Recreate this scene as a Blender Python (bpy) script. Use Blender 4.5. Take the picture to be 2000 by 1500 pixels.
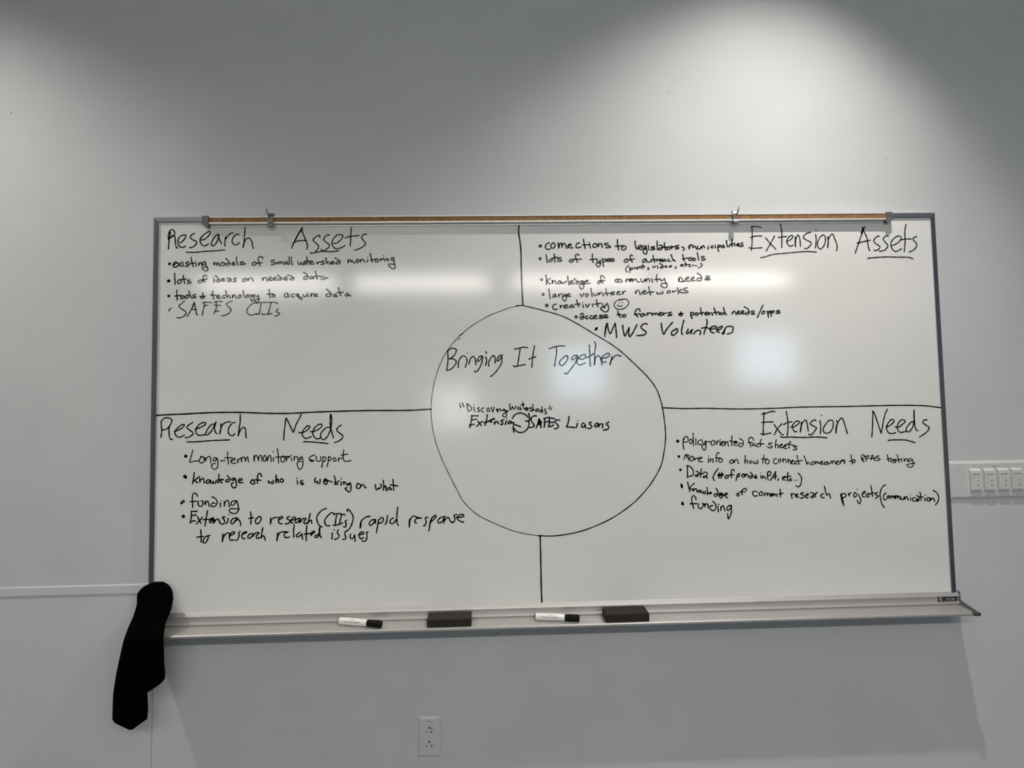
import bpy, bmesh, math, random
from mathutils import Vector, Matrix, Quaternion

# ------------------------------------------------------------------ scene, camera, lights, exposure
for o in list(bpy.data.objects):
    bpy.data.objects.remove(o, do_unlink=True)
scene = bpy.context.scene
COL = scene.collection
random.seed(4)

XO, ZO = -1.2, 2.0            # board frame origin (inner top-left corner of the writing surface) in the room
WALL = 0.015                  # wall face lies 15 mm behind the writing surface (y = 0); the camera is at negative y
CEIL = 3.40

cam_data = bpy.data.cameras.new('camera')
cam = bpy.data.objects.new('camera', cam_data)
COL.objects.link(cam)
cam_data.sensor_fit = 'HORIZONTAL'
cam_data.sensor_width = 36.0
cam_data.lens = 36.0 * 1387.0 / 2000.0
cam_data.clip_start = 0.02
R = Matrix(((0.99911466, 0.01527646, -0.03919862),
            (-0.03813276, -0.06473006, -0.99717396),
            (-0.01777061, 0.99778587, -0.06409022)))
cam.matrix_world = Matrix.Translation((0.97949 + XO, -2.16221, -0.64725 + ZO)) @ R.to_4x4()
scene.camera = cam

scene.view_settings.view_transform = 'Standard'
scene.view_settings.look = 'None'
scene.view_settings.gamma = 1.0
scene.view_settings.use_curve_mapping = False
scene.view_settings.exposure = 0.0

world = bpy.data.worlds.new('world')
scene.world = world
world.use_nodes = True
world.node_tree.nodes['Background'].inputs[0].default_value = (0.6, 0.75, 1.0, 1)
world.node_tree.nodes['Background'].inputs[1].default_value = 0.3


def spot(name, loc, aim, power, color, half_deg, blend, radius):
    d = bpy.data.lights.new(name, 'SPOT')
    d.energy = power
    d.color = color
    d.spot_size = math.radians(2 * half_deg)
    d.spot_blend = blend
    d.shadow_soft_size = radius
    o = bpy.data.objects.new(name, d)
    COL.objects.link(o)
    o.location = loc
    o.rotation_euler = Vector(aim).to_track_quat('-Z', 'Y').to_euler()
    return o


SPOT_R = ((0.86, -0.67, 3.30), (-0.165, 0.14, -1.0))
SPOT_L = ((-2.10, -0.67, 3.30), (0.17, 0.05, -1.0))
spot('ceiling_spot_beam', SPOT_R[0], SPOT_R[1], 140.0, (1.0, 0.950, 0.895), 45.5, 1.0, 0.015)
spot('ceiling_spot_beam', SPOT_L[0], SPOT_L[1], 112.0, (1.0, 0.960, 0.905), 48.0, 1.0, 0.02)
PENDANT_L = 40.0              # radiance of the four pendants' downward panels
FILL_L = 10.0              # radiance of unseen upward panels, added to fill the room off the ceiling
WIN_L = 9.8                   # radiance of the far windows

# ------------------------------------------------------------------ materials


def mat(name, color, rough=0.5, metal=0.0, spec=0.5):
    m = bpy.data.materials.new(name)
    m.use_nodes = True
    b = m.node_tree.nodes['Principled BSDF']
    b.inputs['Base Color'].default_value = (*color, 1)
    b.inputs['Roughness'].default_value = rough
    b.inputs['Metallic'].default_value = metal
    b.inputs['Specular IOR Level'].default_value = spec
    return m


def noise(m, scale, detail=3.0, coord='Object', stretch=None):
    nt = m.node_tree
    tc = nt.nodes.new('ShaderNodeTexCoord')
    n = nt.nodes.new('ShaderNodeTexNoise')
    n.inputs['Scale'].default_value = scale
    n.inputs['Detail'].default_value = detail
    if stretch:
        mp = nt.nodes.new('ShaderNodeMapping')
        mp.inputs['Scale'].default_value = stretch
        nt.links.new(tc.outputs[coord], mp.inputs['Vector'])
        nt.links.new(mp.outputs[0], n.inputs['Vector'])
    else:
        nt.links.new(tc.outputs[coord], n.inputs['Vector'])
    return n


def bump(m, scale, strength, dist, detail=3.0, stretch=None):
    nt = m.node_tree
    n = noise(m, scale, detail, stretch=stretch)
    b = nt.nodes.new('ShaderNodeBump')
    b.inputs['Strength'].default_value = strength
    b.inputs['Distance'].default_value = dist
    nt.links.new(n.outputs['Fac'], b.inputs['Height'])
    nt.links.new(b.outputs[0], nt.nodes['Principled BSDF'].inputs['Normal'])


def mottle(m, c1, c2, scale, detail=3.0, lo=0.35, hi=0.65, stretch=None):
    nt = m.node_tree
    n = noise(m, scale, detail, stretch=stretch)
    r = nt.nodes.new('ShaderNodeValToRGB')
    r.color_ramp.elements[0].position = lo
    r.color_ramp.elements[1].position = hi
    r.color_ramp.elements[0].color = (*c1, 1)
    r.color_ramp.elements[1].color = (*c2, 1)
    nt.links.new(n.outputs['Fac'], r.inputs[0])
    nt.links.new(r.outputs[0], nt.nodes['Principled BSDF'].inputs['Base Color'])


def emit(name, color, strength):
    m = bpy.data.materials.new(name)
    m.use_nodes = True
    nt = m.node_tree
    nt.nodes.remove(nt.nodes['Principled BSDF'])
    e = nt.nodes.new('ShaderNodeEmission')
    e.inputs[0].default_value = (*color, 1)
    e.inputs[1].default_value = strength
    nt.links.new(e.outputs[0], nt.nodes['Material Output'].inputs[0])
    return m


M = {}
M['wall'] = mat('wall_paint', (0.60, 0.61, 0.61), 0.62, 0, 0.3)
mottle(M['wall'], (0.585, 0.596, 0.598), (0.615, 0.625, 0.625), 3.0, 5.0)
bump(M['wall'], 260.0, 0.22, 0.0012, 2.0)
M['rear_wall'] = mat('rear_wall_paint', (0.27, 0.275, 0.28), 0.8, 0, 0.2)
M['trim'] = mat('raceway_paint', (0.62, 0.63, 0.63), 0.5, 0, 0.35)
M['ceiling'] = mat('ceiling_tile', (0.72, 0.72, 0.70), 0.9, 0, 0.1)
mottle(M['ceiling'], (0.76, 0.76, 0.74), (0.84, 0.84, 0.82), 60.0)
M['carpet'] = mat('carpet', (0.12, 0.12, 0.125), 0.95, 0, 0.1)
mottle(M['carpet'], (0.09, 0.09, 0.10), (0.16, 0.16, 0.165), 180.0)
M['board'] = mat('porcelain_enamel', (0.80, 0.795, 0.76), 0.115, 0, 0.5)
M['ink'] = mat('marker_ink', (0.005, 0.005, 0.006), 0.14, 0, 0.36)
M['alu'] = mat('satin_aluminium', (0.47, 0.49, 0.53), 0.24, 1.0)
bump(M['alu'], 40.0, 0.05, 0.0005, 2.0, (0.02, 1, 1))
M['tray'] = mat('tray_aluminium', (0.57, 0.55, 0.53), 0.42, 0.65)
M['rail'] = mat('rail_aluminium', (0.70, 0.68, 0.66), 0.4, 0.6)
M['cork'] = mat('cork', (0.30, 0.165, 0.07), 0.85, 0, 0.2)
mottle(M['cork'], (0.20, 0.10, 0.04), (0.37, 0.21, 0.095), 260.0, 4.0, stretch=(0.5, 1, 1))
M['grey_plastic'] = mat('grey_plastic', (0.13, 0.135, 0.135), 0.45)
M['dark_plastic'] = mat('dark_plastic', (0.05, 0.05, 0.055), 0.5)
M['steel'] = mat('hook_steel', (0.17, 0.175, 0.17), 0.42, 0.8)
M['white_plastic'] = mat('white_plastic', (0.63, 0.64, 0.63), 0.35, 0, 0.5)
M['switch_plastic'] = mat('switch_plastic', (0.66, 0.66, 0.64), 0.38, 0, 0.5)
M['slot'] = mat('slot_dark', (0.012, 0.012, 0.012), 0.7)
M['print'] = mat('grey_print', (0.07, 0.07, 0.07), 0.6)
M['faint'] = mat('faint_print', (0.30, 0.30, 0.30), 0.6)
M['barrel'] = mat('marker_barrel', (0.86, 0.85, 0.81), 0.35)
M['cap'] = mat('marker_cap', (0.004, 0.004, 0.0045), 0.5, 0, 0.15)
M['foam'] = mat('eraser_foam', (0.05, 0.045, 0.043), 0.95, 0, 0.2)
mottle(M['foam'], (0.009, 0.009, 0.009), (0.060, 0.051, 0.048), 420.0, 2.0)
bump(M['foam'], 500.0, 0.7, 0.002, 2.0)
M['cloth'] = mat('black_cloth', (0.0014, 0.0014, 0.0016), 1.0, 0, 0.02)
bump(M['cloth'], 700.0, 0.5, 0.001, 2.0)
M['badge'] = mat('badge_black', (0.012, 0.010, 0.014), 0.35)
M['badge_print'] = mat('badge_print', (0.55, 0.53, 0.55), 0.5)
M['white_metal'] = mat('fixture_white', (0.75, 0.75, 0.74), 0.5)
M['diffuser'] = emit('pendant_diffuser', (1.0, 0.965, 0.90), PENDANT_L)
M['fill_panel'] = emit('added_fill_panel', (1.0, 0.98, 0.95), FILL_L)
M['daylight'] = emit('window_daylight', (0.60, 0.80, 1.0), WIN_L)
M['warm_pane'] = emit('window_interior', (1.0, 0.97, 0.92), WIN_L * 0.75)

# faint wiped-marker haze on the board, above the circle's heading
nt = M['board'].node_tree
n1 = noise(M['board'], 2.2, 4.0, stretch=(0.8, 1, 2.4))
r1 = nt.nodes.new('ShaderNodeValToRGB')
r1.color_ramp.elements[0].position = 0.36
r1.color_ramp.elements[1].position = 0.62
r1.color_ramp.elements[0].color = (0.785, 0.780, 0.748, 1)
r1.color_ramp.elements[1].color = (0.815, 0.810, 0.775, 1)
nt.links.new(n1.outputs['Fac'], r1.inputs[0])
tc = nt.nodes.new('ShaderNodeTexCoord')
mp = nt.nodes.new('ShaderNodeMapping')
mp.inputs['Location'].default_value = (-1.02 / 0.22, 0, 0.34 / 0.05)
mp.inputs['Scale'].default_value = (1 / 0.22, 1, 1 / 0.05)
nt.links.new(tc.outputs['Object'], mp.inputs['Vector'])
gr = nt.nodes.new('ShaderNodeTexGradient')
gr.gradient_type = 'SPHERICAL'
nt.links.new(mp.outputs[0], gr.inputs[0])
ml = nt.nodes.new('ShaderNodeMath')
ml.operation = 'MULTIPLY'
ml.inputs[1].default_value = 0.16
nt.links.new(gr.outputs['Fac'], ml.inputs[0])
mx = nt.nodes.new('ShaderNodeMixRGB')
mx.inputs[2].default_value = (0.42, 0.42, 0.41, 1)
nt.links.new(ml.outputs[0], mx.inputs[0])
nt.links.new(r1.outputs[0], mx.inputs[1])
nt.links.new(mx.outputs[0], nt.nodes['Principled BSDF'].inputs['Base Color'])

# ------------------------------------------------------------------ helpers


def link(name, bm, m, parent=None, smooth=False):
    me = bpy.data.meshes.new(name)
    bmesh.ops.recalc_face_normals(bm, faces=bm.faces)
    if smooth:
        for f in bm.faces:
            f.smooth = True
    bm.to_mesh(me)
    bm.free()
    if m is not None:
        me.materials.append(m)
    o = bpy.data.objects.new(name, me)
    COL.objects.link(o)
    if parent is not None:
        o.parent = parent
    return o


def thing(name, loc, label, cat, group=None):
    o = bpy.data.objects.new(name, None)
    o.empty_display_size = 0.05
    o.location = loc
    COL.objects.link(o)
    o['label'] = label
    o['category'] = cat
    if group:
        o['group'] = group
    return o


def structure(o):
    o['kind'] = 'structure'
    return o


def box(bm, x0, x1, y0, y1, z0, z1, bevel=0.0, seg=2):
    vs = [bm.verts.new(p) for p in ((x0, y0, z0), (x1, y0, z0), (x1, y1, z0), (x0, y1, z0),
                                    (x0, y0, z1), (x1, y0, z1), (x1, y1, z1), (x0, y1, z1))]
    fs = [bm.faces.new([vs[i] for i in q]) for q in
          ((0, 3, 2, 1), (4, 5, 6, 7), (0, 1, 5, 4), (1, 2, 6, 5), (2, 3, 7, 6), (3, 0, 4, 7))]
    if bevel > 0:
        es = list({e for f in fs for e in f.edges})
        bmesh.ops.bevel(bm, geom=es, offset=bevel, segments=seg, affect='EDGES', profile=0.5)
    return bm


def plate(bm, x0, x1, z0, z1, rim, depth, lip=0.0015):
    """wall plate: back edge on the wall (y = 0), wide sloping rim, flat raised face"""
    rings = []
    for i, y in ((0.0, 0.0), (0.0, -lip), (rim * 0.35, -depth * 0.62), (rim, -depth)):
        rings.append([bm.verts.new(p) for p in ((x0 + i, y, z0 + i), (x1 - i, y, z0 + i), (x1 - i, y, z1 - i), (x0 + i, y, z1 - i))])
    for a, b in zip(rings, rings[1:]):
        for k in range(4):
            j = (k + 1) % 4
            bm.faces.new((a[k], a[j], b[j], b[k]))
    bm.faces.new(rings[-1])
    bm.faces.new(rings[0][::-1])
    return bm


def new():
    return bmesh.new()


def prism(bm, pts, x0, x1):
    """closed (y, z) outline extruded along x"""
    a = [bm.verts.new((x0, y, z)) for y, z in pts]
    b = [bm.verts.new((x1, y, z)) for y, z in pts]
    n = len(pts)
    for i in range(n):
        j = (i + 1) % n
        bm.faces.new((a[i], a[j], b[j], b[i]))
    bm.faces.new(a)
    bm.faces.new(b[::-1])
    return bm


def strip(bm, path, thick, x0, x1):
    """bent strap: (y, z) centre line with thickness, extruded along x"""
    L, Rr = [], []
    for i, p in enumerate(path):
        q0 = path[max(i - 1, 0)]
        q1 = path[min(i + 1, len(path) - 1)]
        d = Vector((q1[0] - q0[0], q1[1] - q0[1])).normalized()
        nrm = Vector((-d.y, d.x)) * thick / 2
        L.append((p[0] + nrm.x, p[1] + nrm.y))
        Rr.append((p[0] - nrm.x, p[1] - nrm.y))
    n = len(path)
    rows = []
    for x in (x0, x1):
        rows.append(([bm.verts.new((x, *q)) for q in L], [bm.verts.new((x, *q)) for q in Rr]))
    (a, b), (c, d) = rows
    for i in range(n - 1):
        bm.faces.new((a[i], a[i + 1], c[i + 1], c[i]))
        bm.faces.new((b[i], d[i], d[i + 1], b[i + 1]))
        bm.faces.new((a[i], b[i], b[i + 1], a[i + 1]))
        bm.faces.new((c[i], c[i + 1], d[i + 1], d[i]))
    bm.faces.new((a[0], c[0], d[0], b[0]))
    bm.faces.new((a[-1], b[-1], d[-1], c[-1]))
    return bm


def lathe(bm, prof, axis0, axis1, seg=28):
    """(t, r) profile turned about the segment axis0 -> axis1 (t in metres along it)"""
    p0, p1 = Vector(axis0), Vector(axis1)
    d = (p1 - p0).normalized()
    u = d.orthogonal().normalized()
    v = d.cross(u)
    rings = []
    for t, r in prof:
        c = p0 + d * t
        if r <= 1e-6:
            rings.append([bm.verts.new(c)])
        else:
            rings.append([bm.verts.new(c + (u * math.cos(k * 2 * math.pi / seg) + v * math.sin(k * 2 * math.pi / seg)) * r)
                          for k in range(seg)])
    for a, b in zip(rings, rings[1:]):
        if len(a) == 1 and len(b) == 1:
            continue
        for k in range(seg):
            j = (k + 1) % seg
            if len(a) == 1:
                bm.faces.new((a[0], b[j], b[k]))
            elif len(b) == 1:
                bm.faces.new((a[k], a[j], b[0]))
            else:
                bm.faces.new((a[k], a[j], b[j], b[k]))
    return bm


def tube(bm, pts, r, seg=10):
    pts = [Vector(p) for p in pts]
    rings = []
    u = None
    for i, p in enumerate(pts):
        d = (pts[min(i + 1, len(pts) - 1)] - pts[max(i - 1, 0)]).normalized()
        u = d.orthogonal().normalized() if u is None else (u - d * u.dot(d)).normalized()
        v = d.cross(u)
        rr = r[i] if isinstance(r, (list, tuple)) else r
        rings.append([bm.verts.new(p + (u * math.cos(k * 2 * math.pi / seg) + v * math.sin(k * 2 * math.pi / seg)) * rr)
                      for k in range(seg)])
    for a, b in zip(rings, rings[1:]):
        for k in range(seg):
            j = (k + 1) % seg
            bm.faces.new((a[k], a[j], b[j], b[k]))
    bm.faces.new(rings[0][::-1])
    bm.faces.new(rings[-1])
    return bm


def disc(bm, x, z, r, y0, y1, seg=20, rz=None):
    """short cylinder facing the room (axis along y)"""
    rz = rz or r
    a = [bm.verts.new((x + r * math.cos(k * 2 * math.pi / seg), y0, z + rz * math.sin(k * 2 * math.pi / seg))) for k in range(seg)]
    b = [bm.verts.new((v.co.x, y1, v.co.z)) for v in a]
    for k in range(seg):
        j = (k + 1) % seg
        bm.faces.new((a[k], a[j], b[j], b[k]))
    bm.faces.new(a)
    bm.faces.new(b[::-1])
    return bm


def text_mesh(name, body, size, m, parent, matrix, spacing=1.0, shear=0.0, offset=0.0):
    cu = bpy.data.curves.new(name, 'FONT')
    cu.body = body
    cu.size = size
    cu.align_x = 'CENTER'
    cu.align_y = 'CENTER'
    cu.extrude = 0.00008
    cu.space_character = spacing
    cu.shear = shear
    cu.offset = offset
    cu.resolution_u = 3
    tmp = bpy.data.objects.new(name + '_curve', cu)
    COL.objects.link(tmp)
    dg = bpy.context.evaluated_depsgraph_get()
    me = bpy.data.meshes.new_from_object(tmp.evaluated_get(dg))
    bpy.data.objects.remove(tmp, do_unlink=True)
    bpy.data.curves.remove(cu)
    me.name = name
    me.materials.clear()
    me.materials.append(m)
    o = bpy.data.objects.new(name, me)
    COL.objects.link(o)
    o.parent = parent
    o.matrix_local = matrix
    return o


FACE = Matrix(((1, 0, 0, 0), (0, 0, -1, 0), (0, 1, 0, 0), (0, 0, 0, 1)))   # text plane -> facing the room (-y)

# ------------------------------------------------------------------ room shell
RX0, RX1, RY0 = -4.4, 5.0, -7.0


def shell(name, m, *dims):
    return structure(link(name, box(new(), *dims), m))


wf = shell('wall_front', M['wall'], RX0 - 0.1, RX1 + 0.1, WALL, WALL + 0.12, 0.0, CEIL)
shell('wall_left', M['rear_wall'], RX0 - 0.1, RX0, RY0, WALL, 0.0, CEIL)
shell('wall_right', M['rear_wall'], RX1, RX1 + 0.1, RY0, WALL, 0.0, CEIL)
shell('floor', M['carpet'], RX0 - 0.1, RX1 + 0.1, RY0 - 0.1, WALL + 0.12, -0.1, 0.0)
ceil = shell('ceiling', M['ceiling'], RX0 - 0.1, RX1 + 0.1, RY0 - 0.1, WALL + 0.12, CEIL, CEIL + 0.1)

# rear wall with its three windows (seen only as glare in the board)
WINS = [(0.62, 1.40, 1.72, 2.45, 'daylight'), (3.05, 3.95, 1.85, 2.60, 'daylight'), (-0.95, -0.30, 1.35, 1.98, 'warm_pane')]
bm = new()
xs = sorted({RX0 - 0.1, RX1 + 0.1} | {v for w in WINS for v in w[:2]})
for a, b in zip(xs, xs[1:]):
    w = [q for q in WINS if q[0] <= a + 1e-6 and q[1] >= b - 1e-6]
    if w:
        box(bm, a, b, RY0 - 0.1, RY0, 0.0, w[0][2])
        box(bm, a, b, RY0 - 0.1, RY0, w[0][3], CEIL)
    else:
        box(bm, a, b, RY0 - 0.1, RY0, 0.0, CEIL)
structure(link('wall_rear', bm, M['rear_wall']))
for i, (a, b, c, d, k) in enumerate(WINS):
    bm = new()
    for q in ((a, b, c, c + 0.04), (a, b, d - 0.04, d), (a, a + 0.04, c + 0.04, d - 0.04), (b - 0.04, b, c + 0.04, d - 0.04)):
        box(bm, q[0], q[1], RY0 - 0.09, RY0 - 0.02, q[2], q[3])
    w = structure(link('window_%d' % (i + 1), bm, M['white_metal']))
    link('window_pane', box(new(), a + 0.04, b - 0.04, RY0 - 0.06, RY0 - 0.05, c + 0.04, d - 0.04), M[k], w)

# paint specks / old pin holes in the front wall
for (x, z, r) in ((1.0077 + XO, -1.2567 + ZO, 0.0022), (1.5817 + XO, 0.415 + ZO, 0.0016), (2.276 + XO, 0.196 + ZO, 0.0016),
                  (0.797 + XO, 0.189 + ZO, 0.0013), (-0.458 + XO, 0.35 + ZO, 0.0018), (0.195 + XO, -1.399 + ZO, 0.0016)):
    link('pin_hole', disc(new(), x, z, r, WALL - 0.0004, WALL + 0.001, 10), M['print'], wf)

# painted cable raceways: one runs left from the board, one drops to the floor
rz0, rz1 = -1.1105 + ZO, -1.0826 + ZO
t1 = new()
prism(t1, [(WALL, rz0), (WALL - 0.0022, rz0), (WALL - 0.0026, rz0 + 0.001), (WALL - 0.0026, rz1 - 0.0045), (WALL - 0.0006, rz1), (WALL, rz1)], RX0, -0.0375 + XO)
structure(link('trim_1', t1, M['trim']))
t2 = new()
box(t2, -0.0370 + XO, -0.0075 + XO, WALL - 0.0026, WALL, 0.0, rz1, 0.0008, 1)
structure(link('trim_2', t2, M['trim']))

# ------------------------------------------------------------------ ceiling lamps (above and behind the photograph): fixed parts of the ceiling
for (lx, ly, lz), aim in (SPOT_R, SPOT_L):
    a = Vector(aim).normalized()
    bm = lathe(new(), [(0, 0.0), (0, 0.045), (0.012, 0.045), (0.016, 0.0)], (lx, ly, CEIL), (lx, ly, 0))
    o = Vector((lx, ly, lz))
    lathe(bm, [(0.0, 0.0), (0.0, 0.034), (0.085, 0.050), (0.085, 0.046), (0.004, 0.030), (0.003, 0.0)], o - a * 0.045, o + a, 28)
    link('spotlight_housing', bm, M['white_metal'], ceil, True)
for x0, x1 in ((-2.64, -1.50), (-1.33, -0.17), (0.05, 1.20), (1.36, 2.50)):
    zb, yc = 2.66, -4.0
    bm = new()
    box(bm, x0, x1, yc - 0.082, yc + 0.082, zb + 0.040, zb + 0.066)
    for q in (-0.082, 0.078):
        box(bm, x0, x1, yc + q, yc + q + 0.004, zb, zb + 0.040)
    for q in (x0, x1 - 0.005):
        box(bm, q, q + 0.005, yc - 0.078, yc + 0.078, zb, zb + 0.040)
    for f in (0.1, 0.9):
        tube(bm, [(x0 + (x1 - x0) * f, yc, zb + 0.066), (x0 + (x1 - x0) * f, yc, CEIL)], 0.002, 6)
    h = link('pendant_housing', bm, M['white_metal'], ceil)
    link('pendant_panel', box(new(), x0 + 0.006, x1 - 0.006, yc - 0.076, yc + 0.076, zb - 0.028, zb + 0.010), M['diffuser'], h)
    link('added_fill_panel', box(new(), x0 + 0.02, x1 - 0.02, yc - 0.075, yc + 0.075, zb + 0.0665, zb + 0.070), M['fill_panel'], h)  # added glow on top of the housing, ambient fill bounced off the ceiling

# ------------------------------------------------------------------ whiteboard
wb = thing('whiteboard', (XO, 0, ZO), 'large wall mounted whiteboard covered in handwritten notes around a big drawn circle', 'whiteboard')
W, HB, FW = 2.40, -1.19, 0.0165
link('writing_surface', box(new(), -0.004, W + 0.004, 0.0, 0.012, HB, 0.004), M['board'], wb)


def rail_piece(pts_a, pts_b):
    bm = new()
    a = [bm.verts.new(p) for p in pts_a]
    b = [bm.verts.new(p) for p in pts_b]
    n = len(a)
    for i in range(n):
        j = (i + 1) % n
        bm.faces.new((a[i], a[j], b[j], b[i]))
    bm.faces.new(a)
    bm.faces.new(b[::-1])
    return bm


# frame cross-section: s runs outward from the writing surface edge
SEC = [(0.0, -0.0005), (0.0, -0.0042), (0.0012, -0.0055), (FW - 0.003, -0.0045), (FW, -0.001), (FW, WALL), (0.006, WALL), (0.006, -0.0005)]
link('frame_rail', rail_piece([(-s, y, s) for s, y in SEC], [(W + s, y, s) for s, y in SEC]), M['alu'], wb)
link('frame_rail', rail_piece([(-s, y, s) for s, y in SEC], [(-s, y, -1.168) for s, y in SEC]), M['alu'], wb)
link('frame_rail', rail_piece([(W + s, y, s) for s, y in SEC], [(W + s, y, -1.168) for s, y in SEC]), M['alu'], wb)

# marker tray: one extrusion with a ribbed floor
TX0, TX1 = -0.0165, 2.4195
prof = [(WALL, -1.1665), (-0.0008, -1.1665), (-0.0025, -1.1675), (-0.0078, -1.1765), (-0.0085, -1.1785), (-0.0085, -1.1800), (-0.0062, -1.1806), (-0.0062, -1.1955), (-0.0105, -1.1962),
        (-0.0135, -1.1972), (-0.0140, -1.1995), (-0.0125, -1.2015), (-0.0100, -1.2025), (-0.0100, -1.2050)]
nr = 5
for i in range(nr):                                     # flat ribs with narrow grooves between them
    y = -0.0128 - i * 0.0130
    z = -1.2046 - i * 0.0130 * 0.105
    prof += [(y, z - 0.0030), (y - 0.0004, z), (y - 0.0094, z - 0.0009), (y - 0.0098, z - 0.0036)]
prof += [(-0.0800, -1.2125), (-0.0815, -1.2108), (-0.0845, -1.2106), (-0.0860, -1.2125), (-0.0860, -1.2170), (-0.0845, -1.2185),
         (-0.0780, -1.2185), (-0.0200, -1.2120), (-0.0100, -1.2130), (WALL, -1.2130)]
tray = link('marker_tray', prism(new(), prof, TX0, TX1), M['tray'], wb)
bm = new()
prism(bm, [(WALL - 0.002, -1.1650), (-0.0095, -1.1650), (-0.0110, -1.1900), (-0.0840, -1.2065), (-0.0850, -1.2170), (-0.0200, -1.2140), (WALL - 0.002, -1.2140)], TX1, TX1 + 0.0035)
link('end_plate', bm, M['grey_plastic'], tray)
link('end_cap', box(new(), TX1 - 0.012, TX1 + 0.010, -0.0910, -0.0745, -1.2190, -1.2085, 0.0035, 3), M['dark_plastic'], tray)

# maker's badge at the tray's right end
bd = link('badge', box(new(), 2.3535, 2.4145, -0.0070, -0.0061, -1.1945, -1.1808, 0.0004, 1), M['badge'], tray)
bd['label'] = 'small black badge with a round emblem and pale script'
bm = new()
for r0, r1, a0, a1 in ((0.0040, 0.0054, 0, 360), (0.0012, 0.0026, 40, 320)):
    n = 28
    ring = []
    for k in range(n + 1):
        a = math.radians(a0 + (a1 - a0) * k / n)
        ring.append([bm.verts.new((2.3625 + r * math.cos(a), -0.00715, -1.187 + r * math.sin(a))) for r in (r0, r1)])
    for p, q in zip(ring, ring[1:]):
        bm.faces.new((p[0], p[1], q[1], q[0]))
# the script's underline is part of the same print
box(bm, 2.3745, 2.4105, -0.0072, -0.0070, -1.19165, -1.19120)
ft = bpy.data.curves.new('badge_script', 'FONT')
ft.body = 'Claridge'
ft.size = 0.0095
ft.shear = 0.35
ft.align_x = 'CENTER'
ft.align_y = 'CENTER'
ft.resolution_u = 3
tmp = bpy.data.objects.new('badge_script_curve', ft)
COL.objects.link(tmp)
me = bpy.data.meshes.new_from_object(tmp.evaluated_get(bpy.context.evaluated_depsgraph_get()))
bpy.data.objects.remove(tmp, do_unlink=True)
me.transform(Matrix.Translation((2.3920, -0.00715, -1.1862)) @ FACE)
bm.from_mesh(me)
bpy.data.meshes.remove(me)
me = bpy.data.meshes.new('badge_print')
bm.to_mesh(me)
bm.free()
me.materials.append(M['badge_print'])
o = bpy.data.objects.new('badge_print', me)
COL.objects.link(o)
o.parent = tray

# map rail with its cork strip along the top edge
mr = thing('map_rail', (XO, 0, ZO), 'thin aluminium map rail with brown cork insert along the top of the whiteboard', 'map rail')
MX0, MX1 = 0.147, 2.258
rp = [(-0.0056, 0.0150), (-0.0155, 0.0120), (-0.0155, 0.0092), (-0.0132, 0.0092), (-0.0132, -0.0044), (-0.0150, -0.0044), (-0.0168, -0.0058),
      (-0.0168, -0.0098), (-0.0155, -0.0108), (-0.0040, -0.0108), (-0.0040, -0.0162), (-0.0010, -0.0162), (-0.0010, -0.0046), (-0.0056, -0.0046)]
link('rail', prism(new(), rp, MX0, MX1), M['rail'], mr)
link('cork_strip', prism(new(), [(-0.0133, 0.0090), (-0.0141, 0.0088), (-0.0141, -0.0040), (-0.0133, -0.0042)], MX0 + 0.004, MX1 - 0.004), M['cork'], mr)
for x0, x1, cut in ((0.1340, 0.1545, 1), (2.2490, 2.2695, -1)):
    bm = new()
    xm = (x0 + x1) / 2
    inner, outer = (x1, x0) if cut == 1 else (x0, x1)
    out = [(outer, 0.0145), (inner, 0.0145), (inner, -0.0195), (xm + cut * 0.002, -0.0195), (outer, -0.0085)]
    a = [bm.verts.new((x, -0.0192, z)) for x, z in out]
    b = [bm.verts.new((x, -0.0058, z)) for x, z in out]
    for i in range(5):
        j = (i + 1) % 5
        bm.faces.new((a[i], a[j], b[j], b[i]))
    bm.faces.new(a)
    bm.faces.new(b[::-1])
    bmesh.ops.recalc_face_normals(bm, faces=bm.faces)
    bmesh.ops.bevel(bm, geom=list(bm.edges), offset=0.0012, segments=2, affect='EDGES')
    e = link('end_stop', bm, M['grey_plastic'], mr)
    link('screw', disc(new(), xm - cut * 0.001, 0.0030, 0.0034, -0.0200, -0.0188, 16), M['steel'], mr)

# two sliding map hooks clipped over the rail
for x, s, lab in ((0.3400, -1, 'small metal map hook clipped on the left part of the rail, above the word Assets'),
                  (1.7685, 1, 'small metal map hook clipped on the right part of the rail, beside the word Extension')):
    h = thing('map_hook', (x + XO, 0, ZO), lab, 'hook', 'map hooks on the rail')
    path = [(-0.0050, 0.0205), (-0.0100, 0.0225), (-0.0155, 0.0195), (-0.0190, 0.0120), (-0.0195, 0.0000), (-0.0200, -0.0080),
            (-0.0222, -0.0130), (-0.0228, -0.0180), (-0.0205, -0.0215), (-0.0165, -0.0205)]
    link('clip', strip(new(), path, 0.0016, -0.0075, 0.0075), M['steel'], h)
    link('spring_roll', tube(new(), [(-0.0085, -0.0118, 0.0185), (0.0085, -0.0118, 0.0185)], 0.0034, 14), M['steel'], h, True)
    link('prong', tube(new(), [(s * 0.002, -0.0212, 0.0060), (s * 0.006, -0.0228, 0.0140), (s * 0.009, -0.0238, 0.0220), (s * 0.0105, -0.0238, 0.0330)],
                       [0.0016, 0.0020, 0.0020, 0.0016], 10), M['steel'], h, True)
    link('lower_jaw', box(new(), -0.0055, 0.0075, -0.0242, -0.0230, -0.0215, -0.0125, 0.0006, 1), M['steel'], h)

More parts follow.
